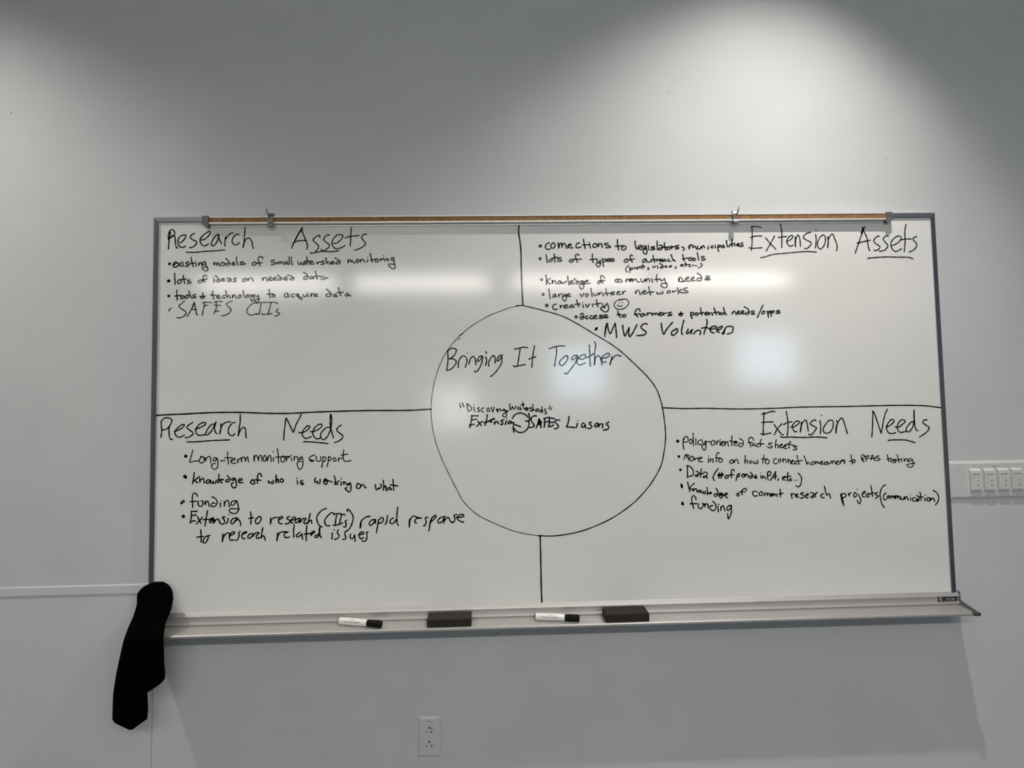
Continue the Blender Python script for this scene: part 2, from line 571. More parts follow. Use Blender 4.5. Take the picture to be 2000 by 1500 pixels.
# ------------------------------------------------------------------ handwriting on the board
WRITING = [
 ('heading_writing', 'Research Assets', 2.9,
  '68,62 -7,44 -4,57;56,103 0,-29 10,-25 11,-6 15,14 -2,21 -32,22! 33,-19 9,57 6,19 8,0;124,122 9,2 21,-24 8,-19 -11,-3 -25,9 -13,26 5,28 18,14 23,-7;212,69 -15,6 -11,19 14,13 26,14 -7,18 -18,15 -17,3;248,110 26,-6 27,-25 5,-16 -8,-6 -25,16 -24,25 -3,22 13,21 15,6 23,-14;359,78 -15,1 -18,22 -12,29 6,17 15,-7 16,-29 8,-33! -3,11 10,29 9,16;395,149 0,-31 4,-29! -2,19 12,-19 18,-18 15,-4;478,77 -17,0 -18,22 -5,22 11,19 19,-1 13,-11;515,35 -3,49 -3,47 -6,29! 8,-35 15,-22 18,-1 13,23 5,29 6,10;164,184 49,2 61,-6 62,-3 58,-5;796,164 17,-40 25,-47 23,-40;805,142 30,-62 23,-38;859,37 2,27 17,42 14,41 -4,24;815,126 29,-8 42,-1;967,98 -2,-13 -19,8 -20,21 11,14 22,23 -6,22 -16,19;911,192 6,6 29,-6 38,-6 46,2 50,-5;1026,84 -17,2 -19,25 15,18 21,17 -11,21 -22,14 -14,2 -3,-10;1052,136 19,-2 28,-24 8,-19 -14,-9 -25,6 -25,32 0,28 15,19 25,2 37,-17;1158,41 -2,47 -4,66;1121,103 28,-8 56,-6;1250,83 -6,-3 -17,8 -5,16 12,18 11,18 -11,15 -25,15 -30,10'),
 ('list_writing', 'existing models of small watershed monitoring', 3.0,
  'o65,255,4.7;89,262 18,-11 -6,-8 -12,11 -3,16 9,6 15,-6;112,248 24,24;136,247 -24,25;144,255 1,15;o145,244,2.2;180,244 -12,1 -6,8 15,8 2,8 -20,2;194,217 3,26 10,30;180,257 34,-6;222,254 1,16;o221,241,2.2;238,252 2,18! 2,-14 9,-8 6,11 2,9;278,243 -12,3 -5,13 11,5 9,-14 2,19 11,19 -6,12 -12,0 -16,-16 3,-6 25,-3;329,250 3,19! 1,-13 10,-7 4,19! 5,-11 7,-5 5,20;382,249 -9,8 5,12 14,-3 3,-12 -13,-5;402,225 14,16 9,16 -6,10 -15,-1 -3,-9 18,-3;438,262 16,-9 -7,-5 -9,9 3,8 17,-1;465,218 0,21 10,28;505,245 -15,3 -3,5 21,2 10,3 -13,6 -18,0;573,247 -12,8 -2,11 11,5 12,-9 0,-11 -9,-4;624,227 -11,-12 -16,6 0,25 10,25;585,257 34,-4;694,237 -17,2 -4,9 23,5 -1,10 -20,4;702,260 11,-11 3,14! 8,-13 4,-4 4,15! 4,-9 9,-3 4,16;767,247 -11,4 -1,11 12,-2 3,-12! 0,9 6,8;781,219 0,22 3,22;795,219 0,26 6,22;835,248 3,16 8,2 9,-15 2,15 12,-2 0,-11;881,248 -10,5 1,13 11,-5 1,-11! 2,14;888,220 4,22 8,24;877,245 32,2;909,257 16,-7 -6,-6 -10,9 5,12 23,-3;951,252 3,15! 2,-12 15,-4;991,245 -14,6 17,8 -4,6 -16,2;1004,227 3,23 3,15! 2,-12 9,-2 8,15;1038,259 14,-7 -6,-5 -10,8 3,9 16,-1;1060,228 20,13 11,12 -5,10 -19,0 -1,-10 23,-3;1138,241 1,20! 2,-15 9,-8 7,18! 4,-13 5,5 10,14;1196,237 -10,9 3,10 11,0 4,-12 -9,-7;1214,241 -1,15! 3,-10 10,-10 7,8 8,11;1257,242 0,12;o1258,226,2.1;1272,202 8,30 6,23;1275,242 28,-5;1311,237 -8,10 5,8 13,-3 1,-12 -10,-6;1334,235 3,15! 1,-10 15,-7;1357,235 4,14;o1355,216,2.1;1372,234 1,14! 1,-11 7,1 3,11;1416,228 -10,0 -7,10 9,7 9,-12 1,18 6,25 -1,18 -10,5 -15,-8 -14,-18 4,-6 31,3'),
 ('list_writing', 'lots of ideas on needed data', 2.9,
  'o62,359,5.0;o58,361,4.1;96,314 2,35 2,32;124,353 -11,11 6,13 14,-6 4,-13 -13,-5;146,327 5,25 6,24;137,350 29,-1;185,353 -13,6 4,4 18,4 -3,8 -18,1;255,356 -12,2 -6,9 9,8 15,-8 3,-11 -11,0;288,336 -7,-8 -14,3 0,16 9,22;262,355 29,-5;330,354 1,17;o327,344,2.2;340,330 16,15 10,16 -4,7 -15,0 -4,-9 20,-5;377,358 17,-7 -6,-4 -11,6 3,11 17,-2;411,347 15,-2 8,16 -8,8 -12,-2 1,-9 20,-2;463,346 -14,3 2,6 13,6 -4,7 -15,0;515,349 -15,8 3,10 15,-2 6,-12 -9,-5;533,350 1,17! 3,-11 12,-11 12,6 5,16;621,347 3,19! 2,-12 12,-11 8,8 3,17;659,357 19,-8 -5,-8 -14,8 1,13 18,2;687,354 19,-6 -5,-6 -12,6 -2,12 22,1;712,331 15,9 11,13 -5,8 -15,0 -2,-8 20,-5;750,355 20,-6 -6,-7 -12,6 0,12 21,0;773,330 19,6 18,15 -4,9 -17,0 0,-10 21,-1;868,316 17,8 12,20 -6,11 -19,3 -3,-10 12,-9 14,1;919,341 -13,6 3,9 13,-3 1,-11! 2,10 6,3;940,308 5,23 6,27;929,342 42,-4;990,340 -16,9 6,11 16,-4 1,-11! 2,6 17,0'),
 ('list_writing', 'tools and technology to acquire data', 3.0,
  'o63,452,4.8;111,418 0,25 3,34;99,453 35,-5;146,451 -14,9 7,10 13,-5 2,-11 -9,-3;173,448 -12,9 4,10 13,-3 5,-13 -11,-4;182,423 7,24 9,18;222,444 -14,4 2,7 15,3 -4,6 -20,1;248,457 23,0 9,-2;265,435 1,16 8,15 -12,3 -9,-5 6,-7;324,426 0,22 7,25;312,449 32,1;349,461 17,-5 -6,-8 -11,8 5,13 18,-2;398,450 -14,5 -1,11 16,0;401,424 6,22 5,23! 1,-12 9,-5 8,16;442,451 2,19! 1,-11 11,-10 9,21;488,451 -11,6 2,11 12,-3 5,-10 -9,-5;506,423 3,24 10,22;534,449 -8,7 5,10 12,-5 0,-9 -9,-4;565,451 -13,1 0,8 13,-3 1,-6! 5,18 -3,15 -9,4 -8,-9 3,-7;575,449 5,10 12,1! 5,-11! 3,27 -3,16 -14,3 -6,-8 6,-8 19,-6;661,419 3,23 5,27;651,447 33,-3;689,450 -9,8 5,8 13,-3 -1,-11 -9,-3;774,443 -16,3 -6,13 9,9 13,-6 1,-16! 0,13 5,6;811,447 -16,4 0,11 16,4;838,449 -12,0 -1,11 13,-2 3,-8! -3,16 16,16 6,-3 -3,-10 -16,-3;866,452 3,11 13,-1 3,-11! 1,12;895,451 4,14;o891,441,2.2;914,445 3,22! 0,-13 12,-8;934,458 17,-5 -5,-6 -12,6 2,11 17,0;1007,420 20,16 9,16 -6,11 -20,2 -5,-10 12,-8 17,2;1061,451 -13,6 2,8 14,-1 1,-10! 2,7 5,6;1079,412 7,25 7,24;1070,443 37,-3;1135,447 -14,8 5,9 12,-4 2,-10! 1,8 13,5'),
 ('list_writing', 'SAFES CIIs', 2.4,
  '65,544 5,-13 9,-4;159,484 -12,7 -23,24 11,12 30,22 1,13 -18,18 -25,6 -9,-3;173,579 23,-39 19,-49;203,528 11,-31;214,491 6,25 9,47 7,3 -3,5;197,537 32,-1;275,498 -2,25 -10,48;262,496 25,-5 30,4;272,516 21,-6;345,489 3,28 -4,19 -12,28;334,492 23,-4 24,1;336,512 36,1;341,548 22,-1;442,486 -21,7 -15,12 12,16 17,19 -13,22 -22,10 -23,5;577,498 -24,12 -22,28 -1,19 17,16 18,0 19,-6;583,503 28,-6 34,1 30,-1 25,2 14,7;614,500 -4,33 -9,36;674,499 -8,34 -10,39;584,564 6,6 12,-1;617,564 7,8 30,-3 25,-3;717,538 -12,11 1,7 19,9 -6,10 -22,7'),
 ('list_writing', 'connections to legislators, municipalities', 3.2,
  'o2320,163,5.5;2376,144 -12,3 -12,15 1,16 13,6 14,-1;2402,144 -13,8 -4,19 13,7 13,-13 -3,-18 -8,-3;2431,144 1,15 3,21! 2,-21 11,-14 6,14 0,16! 3,-19 12,-10 9,13 6,21;2491,164 22,-6 -5,-7 -14,8 1,15 27,2;2563,145 -18,8 -3,20 12,3 19,-5;2589,123 4,27 6,31;2582,158 43,-2;2627,154 4,24;o2625,143,2.3;2659,149 -12,12 2,12 17,-1 7,-14 -14,-9;2681,150 -1,24! 4,-16 15,-8 7,26;2742,148 -21,3 0,7 22,5 16,8 -10,5 -22,1;2802,126 -1,29 7,36;2786,168 44,-3;2836,167 -10,14 9,12 18,-10 -1,-14 -18,-2;2912,137 1,26 8,26! 11,-7 21,-13 -6,-6 -15,6 0,16 21,5;2979,168 -18,1 -3,10 12,3 11,-14! -1,18 6,19 -7,13 -13,-3 -6,-16 4,-10 16,-3;2995,170 -1,21;o2994,162,2.0;3032,172 -18,3 0,5 21,3 -7,8 -21,0;3051,138 -1,29 1,27;3064,165 15,-1 4,13 -8,14 -15,-1 2,-8 23,-3;3096,148 0,23 6,24;3083,175 26,2;3120,174 -9,10 4,8 15,-5 0,-11 -9,-3;3140,169 1,21! 2,-14 19,-3;3185,166 -19,5 1,7 19,3 -6,6 -16,2;3206,176 11,5 3,10 -8,8;3255,165 -6,13 2,13! 4,-19 10,-10 7,5 2,16! 10,-11 6,2 8,16;3305,172 -2,10 6,8 13,-3 2,-11;3330,176 0,13! 2,-13 10,-8 6,13;3371,178 -1,13;o3374,168,1.7;3403,171 -10,3 -4,8 12,1;3416,173 1,9;o3417,164,1.9;3436,167 -3,8! -2,9 6,22;3436,168 11,-1 2,8 -14,6;3469,167 -12,5 1,10 12,-2 1,-11! 3,12;3489,138 0,19 5,20;3505,168 0,9;3525,131 -3,24 1,20;3510,162 23,-4;3540,159 0,12;o3540,150,1.7;3553,167 14,-6 -2,-5 -11,6 2,11 14,-3;3591,152 -11,4 0,7 12,5 -4,8 -18,-1'),
 ('list_writing', 'lots of types of outreach tools', 3.2,
  'o2317,243,5.3;2354,218 4,24 3,26;2385,244 -12,8 1,9 14,-1 5,-13 -9,-3;2405,215 1,24 3,27;2395,239 26,-5;2446,236 -18,3 -1,7 23,5 -6,9 -19,-1;2521,248 -20,5 -3,11 13,3 13,-11 -3,-8;2559,223 -9,-7 -13,8 3,20 9,22;2529,248 43,-1;2643,217 -1,24 3,28;2627,251 39,-3;2672,248 -2,16 13,2 8,-15! 1,26 -10,21 -13,-7 -6,-14 10,-3 19,0;2703,246 4,25 2,24;2706,251 19,-3 -2,13 -18,5;2731,256 21,-4 -5,-7 -16,8 3,10 21,-2;2773,245 -16,4 0,4 21,2 -5,8 -16,0;2855,249 -15,10 3,10 16,-2 7,-14 -13,-4;2892,230 -8,-6 -7,9 5,20 9,16;2869,254 35,-4;2968,250 -13,10 2,10 14,-2 7,-11 -11,-6;2975,250 9,15! 3,5 18,-3 4,-13! 1,13;3022,228 3,20 5,24;3012,254 27,2;3046,251 2,16! 2,-9 15,-7;3063,262 14,-3 -2,-8 -10,5 1,10 18,-2;3094,253 -12,3 2,10 11,-3 4,-8! 1,9;3121,252 -8,6 1,7 18,0;3135,224 7,21 6,20! 2,-10 11,12;3209,225 4,21 4,19;3207,252 35,-6;3255,245 -10,9 6,8 15,-6 1,-10 -12,-2;3278,248 -9,8 5,8 13,-4 0,-10 -9,-3;3300,213 6,24 2,23;3343,236 -16,3 2,8 20,5 -4,8 -19,1'),
 ('list_writing', '(print, video, etc...)', 3.0,
  '2868,291 -17,13 -3,13 9,15;2874,304 1,16 -2,13;2874,308 19,-3 -3,11 -13,1;2903,303 1,11! 2,-8 9,-1 3,9;2922,300 1,11;2932,298 1,12! 3,-8 9,-2 2,10;2956,284 4,24;2945,295 24,2;2986,305 10,4 -9,8;3017,298 6,9! 12,-12;3047,295 2,14;o3048,291,1.6;3062,279 15,8 6,10 -4,11 -14,-2 2,-5 16,-3;3105,294 -9,1 -1,8 15,0;3130,294 -9,5 5,5 11,-5 -3,-5 -6,0;3160,300 6,5 -7,8;3192,294 18,-6 -9,-3 -7,8 17,6;3225,274 1,25;3217,286 24,2;3254,287 -10,3 3,10 10,0;3267,293 9,-1;3286,295 8,0;3319,281 11,8 -7,11 -20,10'),
 ('list_writing', 'knowledge of community needs', 3.1,
  'o2324,374,5.0;2350,346 4,31 -2,28;2378,366 -23,17! 8,10 14,9;2389,379 1,22! 2,-14 14,-7 6,20;2433,384 -11,8 6,9 13,-4 0,-12 -9,-2;2443,387 6,13 8,-10 4,10 13,-14;2485,355 2,26 6,27;2500,394 19,-8 -6,-6 -13,8 3,14 20,-1;2524,369 13,11 14,11 -5,11 -11,-1 1,-10 13,0;2579,384 -16,3 -3,9 14,2 7,-14! 4,27 -5,19 -11,5 -11,-12 3,-16 26,-3;2592,392 21,-7 -5,-4 -16,6 3,14 30,-3;2686,386 -14,5 0,8 11,2 8,-10 -5,-5;2715,367 -14,-14 -11,4 3,20 10,22;2680,386 37,-4;2795,374 -14,7 -1,11 15,2;2805,376 -10,11 9,8 19,-3 -3,-11 -15,-5;2849,378 -2,19! 4,-12 11,-12 6,18! 7,-13 7,-6 5,19;2872,377 2,17! 6,-12 11,-7 4,15! 6,-11 11,-3 7,16 11,3;2942,374 -2,11 8,9 13,-5 4,-15! 1,15;2974,375 1,19! 4,-13 11,-8 6,19;3008,373 4,23;3043,349 -4,21 4,24;3025,381 39,-4;3064,377 1,11 15,-4 10,-12! 4,21 9,20 -2,16 -16,3 -19,-13 4,-13 32,-3;3178,391 2,-16 10,-8 9,11 9,13 8,2! -35,1 1,-19;3220,382 24,-10 -6,-6 -15,9 0,15 24,2;3257,382 20,-9 -7,-7 -11,10 -1,14 23,-1;3297,342 19,13 7,18 -5,16 -23,0 -2,-10 11,-6 18,2;3374,362 -20,0 -3,8 26,4! -30,6 -3,5 32,0'),
 ('list_writing', 'large volunteer networks', 3.0,
  'o2331,466,5.1;2367,434 3,26 4,32;2404,463 -12,10 1,13 11,-7 4,-14! 1,13 5,5;2425,465 3,19! 2,-14 16,-8;2468,467 -16,6 0,8 14,-4 3,-10! 5,26 -7,16 -10,-4 -9,-16 4,-6;2477,477 19,-9 -4,-7 -13,8 1,11 21,0;2562,467 7,17 8,-9 7,-13;2601,464 -8,13 8,6 11,-11 -11,-8;2629,432 1,24 4,26;2643,461 4,16 20,-8 0,-9! 1,9;2678,460 -1,16! 4,-11 13,-8 11,21;2722,435 1,22 7,21;2710,465 35,-4;2751,465 23,-6 -7,-6 -16,9 3,10 19,-2;2789,461 18,-6 -4,-5 -12,9 1,12 23,-2;2825,453 3,18! 0,-10 13,-11;2905,456 1,14! 4,-17 13,-7 7,10 5,18;2945,461 24,-8 -6,-5 -15,10 3,11 22,-3;2989,425 4,25 6,26;2978,461 40,-4;3039,460 0,10 16,-1 7,-8! 2,9 13,-3 -2,-14;3112,451 -10,8 4,8 16,-4 -1,-10 -9,-2;3137,452 3,11! 2,-6 18,-5;3168,433 5,19 -1,19;3194,443 -18,12! 9,7 16,3;3228,433 -21,7 0,6 25,10 0,8 -26,1'),
 ('list_writing', 'creativity', 3.1,
  'o2352,535,5.8;2411,527 -14,3 -9,16 8,15 19,-3;2435,534 1,21! 2,-12 14,-7;2458,545 21,-7 -5,-7 -14,10 3,12 19,-3;2508,533 -15,8 2,9 15,-3 4,-14! 3,11 4,5;2537,503 6,19 7,23;2527,530 33,-3;2576,535 3,15;o2576,519,2.0;2593,531 9,19 7,-11 7,-11;2635,530 1,14;2661,503 3,21 5,22;2649,530 37,-5;2697,527 0,13 14,2 10,-10! 3,-8! 12,26 -4,19 -16,11 -22,-11 -9,-16 29,-2'),
 ('smiley_drawing', 'smiley face', 2.5,
  '2823,506 -22,-2 -26,18 -5,22 20,18 25,2 29,-14 17,-24 -9,-21 -22,-5 -29,6;o2804,525,1.9;o2822,522,1.9;2789,538 11,6 16,0 3,-6'),
 ('list_writing', 'access to farmers and potential needs/opps', 3.2,
  'o2532,608,5.3;2560,594 10,-9 9,14 -5,21 -16,0 0,-11 16,-3;2603,603 -15,6 2,9 16,1;2631,601 -14,7 1,11 18,0;2639,611 21,-8 -6,-3 -13,8 3,11 17,0;2697,599 -18,1 0,7 19,3 -4,8 -20,0;2725,598 -17,1 0,7 22,5 -8,4 -19,0;2791,576 6,19 7,20;2786,598 24,-2;2830,597 -13,8 3,8 18,-3 2,-11 -10,-2;2930,578 -4,-15 -15,2 -12,16 3,16 14,16;2894,597 35,-3;2949,591 -15,8 1,11 15,-3 5,-15! 3,8 9,2;2974,589 3,16! 2,-11 15,-8;3001,590 3,17! 4,-12 9,-5 5,13! 5,-10 8,-3 4,13;3046,597 19,-7 -6,-4 -11,6 3,13 19,-3;3075,589 3,16! 0,-10 18,-6;3126,586 -17,3 0,7 20,5 -8,5 -19,1;3171,598 29,-3;3184,585 5,15 4,6 -11,3 -8,-6 12,-10;3248,588 -2,19 9,19;3250,591 13,-3 6,8 -10,10 -11,-2;3282,591 -8,8 4,8 13,-4 -1,-10 -8,-2;3310,560 1,22 4,24;3298,595 31,-5;3335,598 18,-6 -5,-5 -12,8 3,10 17,-2;3361,591 2,16! 2,-11 10,-4 9,15;3394,562 6,21 7,21;3388,593 29,-5;3424,587 2,17;3443,590 -10,6 3,8 16,-4 1,-10! 2,13;3454,560 5,24 11,22;3509,591 -2,14! 4,-12 11,-10 6,11 5,12;3540,595 14,-6 -4,-7 -10,7 1,11 15,2;3563,595 18,-7 -5,-7 -12,8 1,10 18,2;3585,557 18,10 12,17 -3,17 -16,4 -5,-8 11,-6 13,1;3647,583 -17,3 0,6 19,7 -4,4 -17,1;3704,548 -13,24 -26,53;3706,584 -11,9 1,10 13,-2 5,-12 -8,-5;3729,587 4,17 2,20;3731,591 15,-4 -1,9 -12,5;3752,586 1,18 0,15;3753,587 20,-2 -3,9 -16,5;3807,583 -16,1 -3,5 21,5 -6,7 -18,-1'),
 ('list_writing', 'MWS Volunteers', 3.4,
  '2650,691 8,-13;2648,689 7,-12 6,0;2655,689 4,-6;2706,731 6,-41 9,-38;2710,709 5,-41;2725,650 3,34 13,30 14,-27 18,-38! 4,39 3,51;2819,663 5,44 9,24 13,-27 14,-28! -4,35 5,25 20,-25 27,-50;2972,658 -19,-3 -21,19 7,12 25,23 -13,16 -45,4;3060,654 4,40 10,28 19,-31 38,-42;3153,691 -26,14 -5,19 14,5 23,-21 2,-16 -9,-2;3202,637 -13,46 -4,32 7,10;3228,693 -12,20 3,9 11,-7 19,-15 7,-8! -10,21 -3,9;3260,722 15,-15 16,-7 11,3 2,13 -4,11;3345,634 3,16 -6,29 -13,29 -4,17;3311,688 19,-4 18,1 13,9! 23,0 20,-10 -2,-8 -15,0 -19,10 -3,15 9,14 15,3;3404,699 20,-1 19,-16 -5,-4 -18,6 -13,13 1,12 13,6;3442,725 9,-18 7,-12;3439,720 11,5 10,-34 14,-11 23,-1 15,8 -7,16 2,11 -14,7 -20,5'),
 ('heading_writing', 'Extension Assets', 2.7,
  '3654,48 -1,58 -4,59 -6,36;3647,54 21,-5 20,1 24,6;3641,119 35,-9 37,0;3629,184 24,4 60,-3;3737,122 28,34 34,38;3795,111 -30,52 -27,43;3835,36 7,39 -1,65 -3,44;3819,121 26,-5 26,-1;3871,146 29,-13 14,-21 -13,-4 -20,16 -9,20 7,23 12,10 22,-7;3928,118 -3,30 2,36! 2,-49 16,-30 11,26 2,48;4028,89 -22,4 -27,22 9,17 40,23 -12,23 -21,16 -13,-4;4058,103 2,33 -7,53;o4061,75,2.2;4104,106 -20,17 -17,35 4,27 16,11 21,-21 11,-32 -2,-30 -13,-7;4135,118 2,31 -6,43! 8,-56 14,-26 15,-8 11,28 13,39 0,17 -4,22;3701,247 21,-2 59,-17 66,-6 82,-7 66,-4 62,4;4306,225 17,-42 28,-70 25,-59;4361,59 7,22 19,48 5,52 9,29;4351,97 13,-34;4321,160 38,-8 48,-10;4467,116 -16,3 -20,23 7,19 30,23 -14,19 -19,6 -7,-4;4525,119 -11,-5 -19,13 -1,16 23,29 -1,15 -22,21 -31,5;4546,176 21,-6 30,-21 12,-21 -15,-12 -27,11 -26,29 -1,26 14,27 21,5 31,-15;4643,42 -10,52 0,52 -10,70;4606,141 29,-5 38,0;4708,121 -19,7 -5,11 19,24 1,21 -20,23 -28,12;4384,258 39,-4 79,-4 79,2 69,2 27,10'),
 ('heading_writing', 'Bringing It Together', 2.8,
  '1740,809 1,51 -4,38 -5,28;1740,810 17,-15 22,-2 14,12 -14,31 -33,24! 17,-4 19,5 9,16 -13,25 -25,21 -19,3;1803,911 0,-25 5,-18! 11,-19 16,-9 12,6;1855,854 1,24 -10,32;o1858,824,1.7;1868,890 7,-25! 6,-12 13,-8 12,11 5,38;1944,841 -12,6 -13,19 6,10 19,-19 10,-17! -4,30 -13,37 -19,28 -11,5 -5,-7;1971,849 6,21 -7,30;1971,816 5,10;1989,905 0,-22 8,-22! 13,-16 12,-4 6,17 0,28;2074,838 -17,3 -16,20 0,15 15,-11 13,-22! 0,38 -20,37 -28,34 -21,17;2147,803 36,-7 25,-5 21,4;2183,797 -7,47 -11,60;2139,905 8,5 31,-6 36,-6;2271,784 -10,55 -9,76;2235,866 19,-9 24,-5;2407,792 -1,40 -7,41 -7,37;2362,803 32,-11 32,-5 33,1;2472,849 -13,1 -32,29 -4,19 13,10 22,-15 17,-29 -2,-15 -4,-2;2532,846 -22,3 -13,19 9,6 19,-15 13,-11! -17,42 -32,44 -20,23 -9,2 -6,-4;2541,865 25,7 18,-16 -1,-14 -23,5 -25,21 -4,26 18,12 32,-12;2609,784 2,51 1,80;2592,863 25,-14 16,-13;2641,765 8,16 -8,54 -3,73! 7,-41 13,-16 13,2 9,30 5,24;2682,867 27,-3 22,-12 1,-13 -16,-1 -29,20 -4,19 9,13 18,0;2747,855 -7,32 -7,25! 7,-25 23,-31 19,-8 22,7'),
 ('list_writing', '"Discovery Watersheds"', 2.6,
  '1809,1130 6,27;1826,1127 8,24;1853,1134 5,45! 19,-7 3,-13 -12,-15 -15,-12;1894,1152 5,31;o1895,1136,1.6;1927,1157 -11,5 2,4 12,7 -6,9 -7,-2;1953,1159 -11,6 -3,11 8,8 6,0;1983,1161 -9,6 1,13 14,0 -1,-14 -5,-6;1999,1157 6,14 4,14 5,-14 3,-16;2031,1168 9,21! -1,-11 3,-10 11,0;2033,1168 9,13;2056,1167 0,11 17,-3 6,-8! -6,8 22,4 8,0;2079,1169 12,28 0,16 -12,4 -10,-11 10,-12 19,-9;2113,1138 1,32 6,3 10,-19 6,17 12,-7 2,-13;2170,1158 -8,5 2,10 12,-6 0,-9! 6,17;2193,1130 2,19 2,20;2181,1146 21,-3;2204,1169 16,-4 -6,-5 -8,8 6,11 11,-1;2217,1171 1,8! 4,-11 15,-3;2245,1161 -8,6 14,8 -6,8 -10,-1;2253,1144 2,18 -1,22! 7,-9 9,3 3,10;2283,1169 -7,6 3,11 10,-4 -2,-10 -4,-3;2309,1159 0,17 4,16;2304,1179 -9,3 3,11 12,-8 -1,-9;2334,1173 -11,3 0,6 14,10 -3,11 -10,-2;2357,1153 -4,22;2369,1163 -5,14'),
 ('list_writing', 'Extension SAFES Liasons', 3.4,
  '1881,1206 -2,25 -10,46;1881,1206 39,1;1879,1231 30,-3;1866,1263 28,-5;1918,1241 20,25;1944,1241 -34,29;1975,1201 -4,31 -10,33;1954,1249 43,-10;1982,1242 22,-12 14,0 -2,-5 -12,5 -10,11 9,6;2021,1246 -5,17! 6,-14 16,-6 3,14;2075,1234 -14,3 -2,6 11,10 -5,9 -9,0;2091,1241 -7,21;o2092,1227,2.2;2112,1243 -11,6 3,9 15,-4 0,-10 -8,-1;2119,1254 15,-3 0,12;2274,1214 -14,-1 -19,15 3,19 15,22 -7,12 -22,3;2271,1286 13,-29 8,-28! 8,28 1,29;2281,1266 25,-15;2287,1238 6,31;2325,1232 0,25 -4,25;2319,1232 22,-7 19,2 25,6;2322,1253 31,-5;2353,1233 0,25 -7,25! 22,-6 10,-6;2353,1255 25,-1;2416,1242 -19,-1 -10,11 19,22 -4,16 -19,3;2474,1221 -5,33 -12,31! 24,0 26,4;2525,1264 -8,25;o2528,1248,2.0;2563,1261 -13,10 1,18 18,-9 2,-15! 1,18 3,10;2610,1258 -13,4 0,6 16,16 -10,11 -16,0;2641,1266 -12,11 6,11 16,-13 -3,-11 -10,3;2654,1269 -1,22! 7,-18 19,-3 -2,22;2717,1258 -16,12 15,16 -6,16 -27,5'),
 ('arrow_drawing', 'two circling arrows', 3.2,
  '2127,1226 14,-19 25,-12 22,1 22,11 14,14;2227,1198 6,30 -8,15 -17,1;2227,1245 1,23 -14,28 -22,15 -25,1 -21,-11 -12,-16;2131,1276 4,34;2134,1266 19,2 23,10'),
 ('heading_writing', 'Research Needs', 2.8,
  '28,1303 4,-43 -3,-30 1,-25 19,-16 24,-1 17,12 -4,21 -21,31 -30,8;77,1240 -3,21 4,40 8,16 10,-2;105,1271 30,-11 26,-19 2,-11 -17,2 -27,24 -10,18 8,21 21,10 28,-13;214,1217 -23,15 -12,15 13,13 24,19 -6,15 -24,13 -15,0;229,1258 29,-9 31,-18 0,-11 -13,-1 -27,14 -17,28 5,24 18,11 30,-5;350,1217 -5,12 -21,3 -24,30 -9,27 9,6 24,-24 21,-39 6,-15! -9,33 3,22 7,12 6,3;380,1228 -1,32 -5,29;376,1272 11,-33 21,-18 28,-3;463,1223 -15,2 -21,27 -3,27 12,20 15,1 11,-11;494,1175 -1,47 -8,55 -3,28! 9,-28 18,-24 15,7 3,24 2,28 3,4;182,1333 41,1 63,-4 75,-3 71,-1;752,1333 4,-60 9,-76! 20,40 24,53! 15,-45 32,-64;841,1287 13,5 31,-12 22,-22 -5,-8 -14,3 -22,27 -3,24 15,20 20,-1 17,-9;910,1283 12,4 29,-11 26,-19 -1,-15 -13,0 -26,19 -13,30 10,27 15,11 18,-3;1029,1262 -24,1 -29,29 -5,22 14,21 22,-13 20,-39 10,-47 0,-32 -5,-23 -3,23 0,37 10,52 9,31;1094,1249 -16,10 -11,20 14,15 23,20 -6,17 -20,14 -23,8;870,1345 18,0 58,5 69,8'),
 ('list_writing', 'Long-term monitoring support', 2.4,
  'o175,1418,5.3;216,1382 -8,34 -10,33 5,6! 24,-6 25,-2;269,1423 -11,12 -4,15 12,11 15,-10 0,-22 -15,-8 -5,2;287,1428 4,11 0,15! 5,-21 18,-12 7,15 1,26;356,1434 -15,-4 -6,15 12,4 13,-17! 4,26 -2,28 -17,14 -16,-12 0,-18 21,-6;380,1449 24,0;420,1397 2,38 4,35;403,1432 45,0;439,1452 23,-7 2,-8 -12,2 -12,12 10,15 21,-3;480,1442 1,23! 0,-11 17,-21;502,1437 2,24! 1,-21 11,-12 9,15 0,15! 3,-18 10,-12 4,18 3,14;578,1420 -2,21 2,20! 1,-26 11,-15 10,18 2,19! 4,-25 11,-12 6,16 0,21;638,1422 -6,17 3,18 12,-5 2,-22 -11,-8;656,1436 0,25! 3,-24 11,-16 6,16 3,24;691,1437 0,20;o690,1402,2.0;714,1384 6,41 2,45;705,1434 86,-3;747,1428 -12,13 5,21 15,-1 3,-23 -12,-11;767,1436 2,24! 1,-15 21,-14;797,1441 3,18;o797,1425,2.0;813,1432 1,26! 2,-18 15,-8 3,14 4,12;861,1434 -15,6 -3,12 12,-3 6,-16! 6,35 -6,30 -12,12 -12,-12 -5,-25 8,-10 18,0;936,1425 -20,7 -14,15 20,10 12,2 -15,4 -12,-6;945,1434 0,17 10,14 16,-7 1,-22;986,1437 -3,33 -5,31;984,1443 14,-6 6,12 -9,15 -12,3;1019,1436 -3,32 -7,29;1018,1443 12,-4 5,11 -8,9 -11,0;1051,1444 -6,11 5,10 12,-4 0,-12 -11,-6;1079,1446 -2,23! 3,-15 19,-9;1109,1398 -3,35 0,21 11,13 15,0 20,-5;1093,1430 39,-6'),
 ('list_writing', 'knowledge of who is working on what', 3.0,
